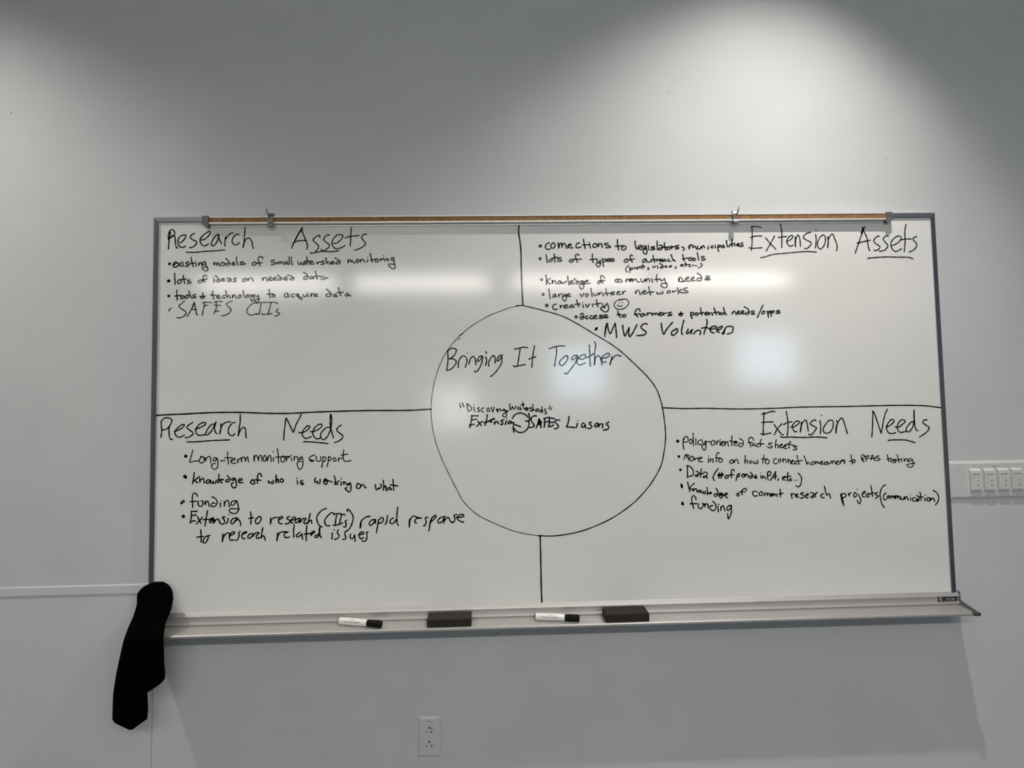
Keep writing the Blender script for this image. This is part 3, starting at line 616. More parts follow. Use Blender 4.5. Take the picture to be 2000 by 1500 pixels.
  'o171,1538,5.3;o177,1543,4.4;226,1516 -4,33 -6,32;258,1540 -36,25! 12,3 12,8;258,1553 2,24! 1,-12 12,-13 9,5 2,23;307,1560 -11,12 4,9 12,-2 6,-15 -11,-4;323,1564 1,15 9,2 5,-14! 1,14 11,0 6,-17;372,1530 -3,22 -4,28;374,1559 13,6 12,-6 -21,6 0,10 12,4;420,1538 15,19 -3,15 -18,4 -4,-8 16,-8;462,1554 -15,3 2,9 13,-3 5,-9! 6,31 0,18 -13,9 -15,-13 2,-15 9,-2;485,1570 20,-3 1,-7 -14,-2 -7,12 8,12 19,-1;571,1563 -15,15 6,10 17,2 1,-15 -14,-6;622,1548 -6,-16 -12,-2 -6,21 0,37;583,1566 36,4;663,1574 2,13 15,-7! 3,12 9,-6 -2,-15;707,1541 3,24 -2,22! 5,-18 9,-2;707,1541 0,24 0,23! 4,-16 8,0 5,14;740,1563 -9,9 5,11 13,-2 0,-12 -9,-7;832,1576 4,21;o832,1562,2.2;864,1576 -13,5 4,7 15,4 -3,9 -12,-4;940,1563 -4,16 5,11 11,-9! 3,15 12,-3 1,-22;1000,1568 -10,12 3,17 14,3 5,-17 -11,-14! -7,15 24,-3 23,8;1052,1554 7,22 -3,29;1081,1583 -22,14! 8,4 7,3;1094,1590 -2,20;o1095,1570,2.2;1107,1589 1,18! 3,-13 8,-2 11,18;1148,1596 -13,4 3,8 11,-11! 3,25 -3,22 -10,6 -15,-12 -9,-10 12,-3;1196,1601 -13,16 4,12 17,-1 5,-16 -10,-10 -10,-1;1209,1620 9,-12 8,2 8,12 8,6;1297,1610 2,23 6,8 12,-13! 5,8 11,-16 -5,-14;1344,1585 3,30 -2,29;1347,1629 11,-11 5,30!;1385,1627 -13,4 0,9 16,-1 0,-10! 6,13;1402,1580 3,33 1,33;1385,1613 46,7'),
 ('list_writing', 'funding', 2.7,
  '149,1694 9,-11 10,-5;150,1698 11,-6 9,-3;153,1699 14,-12;248,1656 -13,-17 -15,4 -4,30 3,49;202,1688 42,-2;253,1686 -3,18 13,14 14,-10 0,-24 -9,2;289,1688 3,22! 5,-17 10,-7 5,14 3,18;331,1662 21,11 11,22 -11,20 -18,5 -9,-8 9,-14 15,2;381,1699 0,23;o384,1686,1.9;403,1692 2,29! 1,-19 12,-18 11,9 4,30;472,1688 -21,2 -9,18 9,7 15,-12 11,-17! 7,29 4,25 -12,20 -18,3 -21,-9 -3,-13 15,-7 43,3'),
 ('list_writing', 'Extension to research (CIIs) rapid response', 3.0,
  'o165,1773,5.3;211,1749 1,27 -7,36;211,1744 34,2;212,1770 27,-4;207,1809 15,-8 13,1;247,1776 20,40;278,1780 -37,40;306,1743 -7,38 -7,51;281,1795 36,-2;320,1801 21,-10 -1,-6 -17,8 -6,15 9,6 15,-20;347,1797 -7,24! 16,-24 15,-3 6,18 9,11;408,1782 -16,1 9,12 6,12 -6,15 -15,1;425,1791 2,14 -12,16;o431,1770,2.0;479,1789 -24,4 -12,18 3,12 12,-3 12,-17 12,-14;470,1809 15,-11 12,14 3,23;558,1756 4,30 -2,41;547,1794 28,-4;605,1784 -18,21 3,18 15,1 15,-21 -3,-17 -12,-2;676,1795 -1,39! 4,-24 17,-17 24,-1;723,1805 21,-8 3,-8 -15,0 -9,19 3,18 18,4;788,1789 -14,2 0,9 15,13 -6,15 -21,2;795,1813 24,-10 0,-11 -12,2 -12,19 3,12 9,2;849,1799 -21,6 -9,14 9,7 15,-12 9,-15! -6,26;852,1823 16,-21 15,-1;886,1803 -12,15 0,15 15,-4;910,1772 -9,37 -9,27! 12,-18 12,-5 3,18;1004,1745 -27,11 -25,30 -3,24 12,31 18,14;1049,1775 -15,-4 -27,25 -12,24 9,25 21,3;1049,1782 25,-5 42,8;1066,1786 -5,27 -3,30;1095,1786 -6,21 -6,31;1046,1846 27,-3 28,-10;1125,1817 -9,6 6,15 -3,20 -12,-3;1130,1766 -3,-12 13,3 22,34 -1,33 -18,42 -27,21;1264,1797 -22,4 -25,17 -11,24 -1,27! 7,-30;1297,1817 -24,3 -14,20 7,11 14,-7 17,-27! -1,21;1315,1821 -7,38 -6,36;1315,1821 18,-16 10,9 -7,21 -21,5;1368,1796 -4,29 -9,23;1403,1810 -18,12 0,18 17,3 18,-24;1430,1746 -6,56 1,38 7,15;1499,1821 -2,49! 6,-45 19,-23 25,8 26,4! -26,1 -14,10 -1,14 9,6;1607,1811 -14,5 6,21 -10,25 -7,-2;1631,1817 -11,42 -5,33;1620,1845 25,-21 15,-20 -7,-4 -18,14 -11,21;1713,1808 -29,7 -16,20 5,11 18,-6 18,-28! -6,37;1707,1836 16,-20 11,0 10,21 14,9;1782,1798 -16,5 6,21 -7,17 -11,5;1780,1815 35,-1 11,-8 -14,-8 -22,9 -4,17 14,14 23,6'),
 ('list_writing', 'to research related issues', 3.0,
  '267,1855 3,30 1,42;245,1897 40,-4;321,1889 -24,6 -14,20 0,15 12,1 14,-21 3,-18;397,1882 -4,48! 9,-33 18,-19 18,2;435,1895 27,-14 3,-9 -12,-1 -18,21 6,27 18,-1;498,1869 -9,9 3,15 -9,24 -12,3;507,1888 27,-12 3,-4 -18,4 -12,18 6,16 12,2;570,1883 -21,6 -6,18 12,3 15,-15 6,-12! -3,18;576,1892 18,-14 15,1;609,1881 -15,15 0,16 18,-4;631,1850 -7,34 -3,30! 9,-17 9,6 7,22;718,1884 -5,48! 10,-39 18,-15 42,1! -21,6 -6,17 12,10 20,-4;815,1836 -3,38 1,36;850,1881 -19,14 0,15 16,-5 15,-15! 0,18 3,15;889,1845 -3,42 0,46;875,1893 44,-3;914,1897 23,-14 -6,-7 -15,12 0,15;955,1898 -18,9 3,9 18,-9 6,-48;966,1856 1,45 8,16;1040,1891 -2,36;o1051,1872,2.2;1076,1874 -7,15 12,18 -8,15 -19,7;1116,1887 -3,12 7,18 -4,12 -15,1;1148,1900 -2,21 15,6 12,-24! 2,40;1195,1904 30,-3 0,-10 -15,-1 -12,17 9,21 18,-5;1252,1890 -9,3 3,21 -6,24 -15,7 -9,-5'),
 ('heading_writing', 'Extension Needs', 2.8,
  '3682,1216 -3,46 -5,47 -2,47;3669,1227 29,-7 33,-9 20,1;3667,1278 35,-3 34,1;3656,1348 24,2 40,-6;3743,1293 21,30 25,32 9,0;3792,1288 -31,32 -20,36;3822,1212 7,53 0,53 -7,43;3803,1294 21,-12 31,-6;3847,1309 21,-1 33,-23 -3,-11 -19,2 -20,21 -1,19 12,22 14,-1;3914,1282 -3,31 -6,33! 5,-36 14,-31 18,-11 9,24 4,44;4006,1274 -6,-7 -28,16 -1,12 35,20 -1,9 -23,28 -17,8 -8,-6;4032,1273 3,36 -5,46;o4043,1240,2.2;4102,1271 -17,4 -31,38 -4,25 19,14 26,-10 17,-28 3,-26 -5,-17;4135,1275 8,11! -11,31 -4,38! 11,-57 14,-25 19,-14 10,24 19,73;3779,1366 15,5 52,0 80,4 64,-2 49,3 32,4;4354,1379 7,-58 8,-106! 15,38 31,107! 14,-63 16,-56 17,-32;4452,1320 23,-12 26,-22 -6,-11 -13,0 -22,23 -11,25 10,30 23,8 24,-5;4506,1319 20,3 33,-23 11,-12 -10,-11 -19,5 -19,25 -2,28 10,18 18,2 26,-6;4622,1292 -13,-1 -31,34 -4,18 13,10 19,-15 18,-38 7,-86! -1,48 0,46 7,31 12,8;4710,1279 -17,2 -12,13 13,13 25,18 -4,18 -24,22 -35,20;4456,1402 37,-2 52,1 34,4 47,15'),
 ('list_writing', 'policy-oriented fact sheets', 2.5,
  'o3139,1383,5.3;3176,1366 -5,31 5,38;3174,1379 13,-24 14,5 3,19 -13,12 -16,-3;3221,1372 -9,10 2,16 11,-1 4,-17 -8,-9;3235,1336 1,38 0,39;3252,1369 -1,39;3282,1378 -15,6 -2,17 11,6 10,-4;3290,1378 4,19 11,3 7,-20! 1,42 -10,20 -12,-11 -3,-19 26,-4;3319,1391 21,-1;3356,1384 -11,10 4,16 13,0 8,-15 -7,-13 -8,2;3380,1387 1,24! 0,-13 13,-15;3402,1388 -1,26;o3404,1378,1.9;3408,1403 18,-7 -5,-8 -11,11 1,15 16,-1;3434,1391 -3,24! 6,-17 11,-6 5,29;3477,1358 -3,26 0,32;3461,1387 48,10;3489,1400 20,-1 -10,-10 -10,11 0,13 16,3;3524,1374 20,15 -1,25 -12,10 -15,-8 2,-11 19,-1;3611,1387 -6,-16 -15,-2 -11,14 9,22 2,22;3574,1400 27,-1;3617,1406 -16,4 -1,8 16,-1! 10,5;3642,1406 -16,8 0,9 16,4;3659,1381 -8,19 3,24;3642,1409 31,0;3726,1406 -20,1 0,7 17,11 -2,9 -16,0 -9,-8;3752,1385 -6,26 -2,25! 5,-20 11,-1 3,22;3771,1424 18,-6 -3,-6 -11,9 1,14 16,-1;3795,1429 20,-7 -5,-6 -11,9 2,14 15,0;3841,1396 -10,20 -1,23;3818,1413 19,1 16,7 22,8;3880,1429 -17,-3 -1,8 16,8 -4,8 -19,-1'),
 ('list_writing', 'more info on how to connect homeowners to PFAS testing', 2.4,
  'o3143,1477,4.4;3185,1466 -7,16 -5,14;3183,1473 11,-8 -4,27! 7,-19 10,-3 -6,31;3223,1477 -14,15 5,12 14,-2 7,-19 -12,-7;3237,1486 4,19! 3,-12 19,-6;3263,1498 23,-9 -7,-5 -14,7 1,18 24,2;3325,1491 -1,25;o3327,1478,1.7;3335,1496 0,20! 4,-15 13,-6 2,22;3395,1461 -10,-2 -10,17 -1,38;3368,1490 32,1;3397,1495 -10,10 6,11 16,-3 3,-14 -12,-5;3468,1503 -12,12 5,10 14,-3 4,-16 -11,-4;3484,1507 1,18! 3,-15 13,-9 6,12 4,16;3555,1478 -3,27 -2,25! 5,-19 10,-6 2,22;3584,1512 -7,9 8,6 8,-6 -3,-9 -7,0;3606,1515 -5,9 11,4 7,-9 2,11 13,-5 -5,-16;3671,1479 -5,25 -5,25;3656,1502 35,1;3691,1503 -13,14 4,14 16,-1 5,-16 -12,-11;3750,1502 -16,3 -5,19 10,9 13,-2;3771,1503 -12,12 5,11 11,-8 -2,-14;3787,1503 2,24! 3,-18 11,-3 6,21;3819,1505 2,27! 3,-20 9,1 4,22;3842,1524 13,-7 -4,-5 -10,11 4,13 16,-2;3874,1520 -12,3 2,11 15,2;3878,1484 5,27 7,29;3871,1523 39,-8;3922,1488 10,30 6,26! 3,-13 10,-3 6,14;3975,1522 -10,10 6,11 12,-5 -1,-12 -7,-4;3992,1523 -3,17! 7,-14 7,-2 2,15! 7,-11 9,11;4023,1533 15,-6 -6,-4 -9,8 5,11 13,-3;4047,1533 3,10 16,0 -3,-13 -16,2! 20,-5 6,13 13,-3 0,-12;4094,1522 3,18! 5,-15 10,-3 4,19;4121,1533 17,-7 -7,-4 -8,10 4,12 16,-3;4146,1526 1,15! 3,-12 17,-8 8,5;4154,1520 13,-3 10,6 -7,6 8,4 -9,7;4217,1488 2,27 5,30;4205,1527 33,-9;4235,1516 -13,8 6,10 16,-5 -6,-11;4284,1494 -1,22 16,19! -18,-32 10,-15 10,6 -4,16 -14,4;4309,1496 3,30;4307,1499 26,-4;4313,1512 18,-5;4349,1492 -8,31! 10,-31 7,13 6,20;4338,1514 30,-4;4394,1496 -19,6 -1,6 24,7 -5,9 -21,1;4446,1491 4,22 4,22;4442,1520 26,-9;4471,1519 -7,10 6,8 13,-5 -6,-12 -8,-1;4497,1520 -17,4 19,9 -7,7 -9,2;4508,1493 5,21 5,27;4500,1526 32,-7;4535,1524 1,12;o4534,1516,1.9;4549,1518 5,19! 4,-16 10,-3 6,19;4594,1517 -15,4 1,13 17,-6 4,-8! 8,27 -4,16 -17,8 -19,-9 0,-8 50,-10'),
 ('list_writing', 'Data (number of ponds in PA, etc...)', 2.8,
  'o3150,1558,4.5;3195,1535 -2,31 0,38;3189,1534 22,5 18,28 -4,25 -35,10;3248,1569 12,5 3,9 -10,17 -12,-2 0,-6 20,-2;3279,1556 -3,24 -4,24;3266,1583 26,1;3295,1575 19,3 -4,19 -16,12 -6,-6 22,-3! 4,14;3383,1556 -21,26 -11,22 0,12 6,11;3390,1581 -4,33;3406,1578 -7,36;3380,1592 35,-2;3380,1598 32,-1;3434,1598 -10,10 6,8 13,-4 1,-13 -11,-2;3483,1572 -6,-9 -10,3 -4,21 1,25;3450,1596 29,-2;3504,1591 -7,19 -5,20;3501,1597 13,-9 1,13 -15,9;3536,1592 -8,11 6,8 11,-6 -3,-13 -7,-1;3552,1592 -1,19! 4,-16 11,-1 1,17;3584,1582 12,14 -3,16 -13,7 -6,-11 19,-6;3619,1600 -10,3 0,6 14,3 -5,7 -13,-5;3647,1604 1,15;o3647,1586,1.7;3657,1607 -1,14! 7,-14 6,6 8,10;3691,1583 -3,25 4,23;3689,1589 10,-11 13,11 -11,16 -9,-4;3741,1582 -17,26 -19,25;3737,1582 1,23 -3,22;3717,1617 29,-8;3755,1624 -4,11;3780,1622 20,-6 -6,-5 -12,8 1,12 15,2;3817,1588 -4,28 -1,24;3800,1614 34,-4;3838,1626 -13,3 -1,9 13,-1;o3853,1636,1.7;o3865,1636,1.7;o3875,1636,1.7;3881,1593 18,25 -2,34 -13,22 -13,1 -8,-6'),
 ('list_writing', 'Knowledge of current research projects (communication)', 2.8,
  '3154,1645 -4,11 6,11;3150,1646 6,10 3,9;3155,1646 4,13;3192,1633 5,27 7,31;3233,1642 -30,24! 16,16 9,6;3225,1673 3,15! 7,-12 9,0 3,17;3261,1683 -8,7 6,8 10,-6 -6,-9;3274,1686 1,14 9,2 4,-12! 3,15 9,-1 -2,-14;3309,1667 3,23 -1,23;3316,1703 22,0;3326,1700 9,-3 -3,9 -11,0;3365,1674 12,21 -4,21 -13,8 -9,-11 12,-6 10,3;3402,1704 -16,3 -3,16 13,12 8,-12 1,-19! -17,14 26,-2;3414,1719 22,-8 -3,-6 -13,3 0,15 15,12;3501,1707 -9,9 4,9 11,-4 -1,-11 -5,-4;3554,1692 -5,-13 -17,6 -8,13 2,20;3513,1699 32,1;3621,1703 -16,-7 -13,9 3,16 9,6 16,-2;3646,1700 -13,9 1,13 11,3 10,-9 -6,-14;3665,1712 1,17! 2,-13 10,-7;3683,1712 0,17! 2,-12 10,-6;3710,1714 -12,6 3,9 14,-2 2,-10 -7,-4;3706,1722 6,0;3725,1714 1,16! 6,-12 9,0 3,14;3763,1689 2,26 -2,20;3754,1718 26,-4;3831,1717 2,12 3,17;3832,1723 15,-6 6,6;3857,1733 15,-8 -3,-6 -10,8 1,12 18,-1;3909,1714 -18,1 0,6 19,10 -4,12 -19,3;3919,1734 20,-9 -5,-6 -13,9 3,16 13,0;3952,1714 16,2 3,19 -7,12 -10,-6 2,-6 16,-1;3979,1718 4,27! -2,-19 15,-14;4032,1721 -13,6 -4,12 9,8 12,-3;4041,1676 5,30 8,28! 4,-9 9,-3 6,12 4,16;4141,1727 4,34 12,35;4145,1730 7,38 4,21;4139,1730 24,-8 11,12 -9,12 -21,3;4189,1723 4,19! 1,-14 13,-10;4230,1718 -9,14 2,12 13,-1 4,-17 -10,-8;4251,1729 12,28 -1,24 -11,5 -9,-19;o4247,1701,2.1;4275,1730 20,-10 -4,-9 -13,12 -1,19 12,5;4315,1724 -13,10 1,14 14,-4;4333,1678 4,36 3,31;4314,1734 33,-13;4372,1721 -17,7 5,7 18,7 -12,10 -10,5;4425,1676 -20,12 -15,30 -2,31 8,42 15,23;4426,1726 -16,13 -1,21 6,7 11,-3;4442,1742 -11,7 3,8 10,-3 -2,-12;4454,1744 -3,19! 6,-16 9,-3 1,17! 10,-17 4,18;4482,1743 3,20! 6,-18 7,0 -1,17! 8,-17 8,21;4519,1752 -1,14 13,2 8,-15;4544,1753 -3,17! 6,-14 10,-6 6,22;4578,1757 0,17;o4579,1738,1.7;4606,1757 -14,5 -1,14 16,4;4616,1746 14,5 0,24 -14,3 0,-10 16,4;4613,1765 15,14;4640,1724 4,31 0,22;4629,1756 29,-1;4670,1762 -3,17;o4672,1744,1.9;4690,1759 -10,10 5,11 14,-3 1,-14 -10,-4;4706,1763 -3,17! 8,-13 11,-4 9,21;4724,1715 24,18 9,28 -8,27 -16,17'),
 ('list_writing', 'funding', 2.9,
  '3150,1764 8,-11 1,14;3151,1767 11,-3 -2,8;o3157,1766,3.4;3240,1740 -4,-17 -12,-7 -10,19 2,27 8,32;3202,1765 42,0;3254,1766 -1,22 19,7 13,-25 -6,-6;3292,1767 -1,22! 4,-16 16,-5 3,24;3344,1753 17,22 -4,25 -13,10 -19,-11 1,-16 16,-5;3373,1784 2,33;o3379,1772,2.5;3392,1788 -2,25! 5,-22 13,-9 8,31;3457,1780 -17,3 -12,15 8,13 16,-16 5,-16! -3,48 -17,35 -4,-17 -1,-16'),
 ('divider_line', 'upper vertical divider line', 3.4,
  '2191,31 -4,46 11,96 1,116 1,102 4,140'),
 ('divider_line', 'left horizontal divider line', 3.2,
  '0,1175 8,-4 140,-4 166,-6 167,1 167,8 125,3 210,-6 253,-3 254,3 145,-5'),
 ('divider_line', 'right horizontal divider line', 2.8,
  '3049,1177 142,7 139,1 185,7 232,0 187,-5 282,1 282,-2 189,5 118,15'),
 ('divider_line', 'lower vertical divider line', 3.3,
  '2283,1935 0,149 0,167 2,91'),
 ('circle_outline', 'large hand drawn circle', 2.6,
  '2163,536 35,-3 40,9 81,21 121,37 100,52 100,63 100,62 79,62 79,77 69,72 49,71 28,81 13,81 7,81 0,70 -21,119 -27,69 -59,89 -72,77 -72,58 -102,62 -121,51 -100,27 -120,15 -99,-3;w1.6;2183,535 -46,8 -81,27 -91,40 -101,64 -81,75 -56,75 -46,94 -31,110 -13,89 -1,100 16,109 33,109 48,110 49,99 43,79 83,80 107,56 98,42 79,21 79,14;w2.4;1811,717 23,-16;w1.2;1803,745 14,-16'),
]



def smooth_runs(tok):
    """'x,z' deltas in half millimetres, '!' = sharp corner -> list of smooth point runs"""
    runs, cur = [], []
    x = z = 0
    for t in tok.split():
        b = t.endswith('!')
        a = t.rstrip('!').split(',')
        x += int(a[0])
        z += int(a[1])
        p = Vector((x * 0.0005, -z * 0.0005))
        cur.append(p)
        if b:
            runs.append(cur)
            cur = [p]
    runs.append(cur)
    res = []
    for r in runs:
        if len(r) < 2:
            continue
        pts = []
        e = [r[0] * 2 - r[1]] + r + [r[-1] * 2 - r[-2]]
        for i in range(1, len(e) - 2):
            p0, p1, p2, p3 = e[i - 1:i + 3]
            n = max(2, min(8, int((p2 - p1).length / 0.0035) + 1))
            for k in range(n):
                t = k / n
                pts.append(0.5 * ((2 * p1) + (p2 - p0) * t + (2 * p0 - 5 * p1 + 4 * p2 - p3) * t * t + (3 * p1 - p0 - 3 * p2 + p3) * t ** 3))
        pts.append(r[-1])
        res.append(pts)
    return res


INK_Y = -0.00025


def blob(bm, c, r, n=14):
    bm.faces.new([bm.verts.new((c.x + r * math.cos(k * 2 * math.pi / n), INK_Y, c.y + r * math.sin(k * 2 * math.pi / n))) for k in range(n)])


def ribbon(bm, pts, w):
    q = [pts[0]]
    for p in pts[1:]:
        if (p - q[-1]).length > 0.0004:
            q.append(p)
    if len(q) < 2:
        blob(bm, q[0], w / 2)
        return
    prev = None
    n = len(q)
    for i, p in enumerate(q):
        d = (q[min(i + 1, n - 1)] - q[max(i - 1, 0)]).normalized()
        ww = w / 2 * (1.0 + 0.10 * math.sin(i * 0.9 + p.x * 40))
        nv = Vector((-d.y, d.x)) * ww
        cur = (bm.verts.new((p.x + nv.x, INK_Y, p.y + nv.y)), bm.verts.new((p.x - nv.x, INK_Y, p.y - nv.y)))
        if prev:
            bm.faces.new((prev[0], prev[1], cur[1], cur[0]))
        prev = cur
    blob(bm, q[0], w / 2)
    blob(bm, q[-1], w / 2)


PX = 0.00140                  # one traced width unit on the board, in metres


def write(name, strokes, parent):
    bm = new()
    for kind, pts, w in strokes:
        if kind == 'dot':
            blob(bm, pts[0], w)
        else:
            ribbon(bm, pts, w)
    for f in bm.faces:
        f.normal_update()
        if f.normal.y > 0:
            f.normal_flip()
    me = bpy.data.meshes.new(name)
    bm.to_mesh(me)
    bm.free()
    me.materials.append(M['ink'])
    o = bpy.data.objects.new(name, me)
    COL.objects.link(o)
    o.parent = parent
    return o


for name, words, w, data in WRITING:
    ww = w * PX
    strokes = []                                        # (kind, points, width) of every pen stroke in the line
    for st in data.split(';'):
        if st[0] == 'w':
            ww = float(st[1:]) * PX
        elif st[0] == 'o':
            a = st[1:].split(',')
            strokes.append(('dot', [Vector((int(a[0]) * 0.0005, -int(a[1]) * 0.0005))], float(a[2]) * 0.001))
        else:
            strokes.append(('line', [p for r in smooth_runs(st) for p in r], ww))
    if not name.endswith('writing'):
        o = write(name, strokes, wb)
        o['label'] = 'black marker ' + words
        continue
    # a line of writing: its words, told apart by the widest gaps between their strokes
    ext = sorted(range(len(strokes)), key=lambda i: min(p.x for p in strokes[i][1]))
    groups, gaps, hi = [], [], None
    for i in ext:
        lo_, hi_ = min(p.x for p in strokes[i][1]), max(p.x for p in strokes[i][1])
        if hi is None or lo_ > hi + 0.002:
            if hi is not None:
                gaps.append((lo_ - hi, len(groups)))
            groups.append([i])
            hi = hi_
        else:
            groups[-1].append(i)
            hi = max(hi, hi_)
    n_words = len(words.split()) + (0 if name.startswith('heading') or words[0] in '("' or words.startswith(('to research', 'Extension SAFES')) else 1)
    cuts = sorted(g[1] for g in sorted(gaps, reverse=True)[:n_words - 1])
    lists, at = [], 0
    for c in cuts + [len(groups)]:
        lists.append([i for g in groups[at:c] for i in g])
        at = c
    line = bpy.data.objects.new(name.replace('writing', 'line'), None)
    line.empty_display_size = 0.02
    COL.objects.link(line)
    line.parent = wb
    line['label'] = 'black marker ' + name.replace('_writing', '') + ' line reading ' + words
    for ids in lists:
        xs = [p.x for i in ids for p in strokes[i][1]]
        bullet = name.startswith('list') and len(ids) <= 3 and max(xs) - min(xs) < 0.012 and ids is lists[0]
        write('bullet' if bullet else 'written_word', [strokes[i] for i in sorted(ids)], line)

# ------------------------------------------------------------------ things on the tray


def marker(tail, tip, label):
    """tail / tip: axis ends in board coordinates"""
    p0, p1 = Vector(tail) + Vector((XO, 0, ZO)), Vector(tip) + Vector((XO, 0, ZO))
    d = (p1 - p0)
    L = d.length
    d.normalize()
    t = thing('marker', p0, label, 'marker', 'dry erase markers on the tray')
    t.rotation_mode = 'QUATERNION'
    side = Vector((0, -1, 0)) - d * Vector((0, -1, 0)).dot(d)
    side.normalize()
    up = side.cross(d) * -1
    if up.z < 0:
        up = -up
    rot = Matrix((d, -side, up)).transposed()          # local x along the pen, -y towards the room, z up
    t.rotation_quaternion = rot.to_quaternion()
    k = L / 0.132
    link('barrel', lathe(new(), [(0.0025, 0.0), (0.0025, 0.0100), (0.0035, 0.0106), (0.045 * k, 0.0104), (0.088 * k, 0.0094), (0.0895 * k, 0.0086), (0.0895 * k, 0.0)],
                         (0, 0, 0), (1, 0, 0)), M['barrel'], t, True)
    link('end_plug', lathe(new(), [(0.0, 0.0), (0.0, 0.0086), (0.0006, 0.0098), (0.0030, 0.0100), (0.0030, 0.0)], (0, 0, 0), (1, 0, 0)), M['cap'], t)
    cap = [(0.0885 * k, 0.0), (0.0885 * k, 0.0094), (0.090 * k, 0.0100), (0.112 * k, 0.0102), (0.128 * k, 0.0100), (0.1315 * k, 0.0090), (0.132 * k, 0.0)]
    bm = lathe(new(), cap, (0, 0, 0), (1, 0, 0), 24)
    for q in range(12):                                 # grip ribs on the cap
        a = q * math.pi / 6
        c, s = math.cos(a) * 0.0101, math.sin(a) * 0.0101
        tube(bm, [(0.096 * k, c, s), (0.127 * k, c, s)], 0.0007, 6)
    link('cap', bm, M['cap'], t, True)
    # printed words, on the side that faces the room and slightly up
    tilt = Matrix.Rotation(math.radians(-20), 4, 'X')
    for body, size, dz, m in (('dry-erase marker', 0.0066, -0.0012, M['print']), ('chisel tip', 0.0040, 0.0046, M['faint'])):
        text_mesh('print', body, size, m, t, tilt @ Matrix.Translation((0.046 * k, -0.01075, dz)) @ FACE, 1.05)
    return t


marker((0.5450, -0.0300, -1.1950), (0.6745, -0.0675, -1.1990), 'white marker with black cap lying aslant on the tray, left of both erasers')
marker((1.1175, -0.0420, -1.1956), (1.2470, -0.0640, -1.1986), 'white marker with black cap lying on the tray between the two erasers')


def eraser(x, y, rot, label, rim):
    t = thing('eraser', (x + XO, y, -1.2076 + ZO), label, 'eraser', 'foam erasers on the tray')
    t.rotation_euler = (math.radians(5.5), 0, rot)
    bm = box(new(), -0.0635, 0.0635, -0.0313, 0.0313, 0.0, 0.0235, 0.0015, 2)
    link('foam_block', bm, M['foam'], t)
    if rim:
        bm = new()
        for q in ((-0.0625, 0.0625, 0.0265, 0.0303), (-0.0625, 0.0625, -0.0303, -0.0265), (0.0585, 0.0625, -0.0265, 0.0265), (-0.0625, -0.0585, -0.0265, 0.0265)):
            box(bm, *q, 0.0230, 0.0248, 0.0005, 1)
        link('raised_rim', bm, M['foam'], t)
    return t


eraser(0.8685, -0.0460, 0.0, 'charcoal foam eraser with flat top, on the tray left of centre', False)
eraser(1.3845, -0.0470, 0.012, 'charcoal foam eraser with raised rim, on the tray right of centre', True)

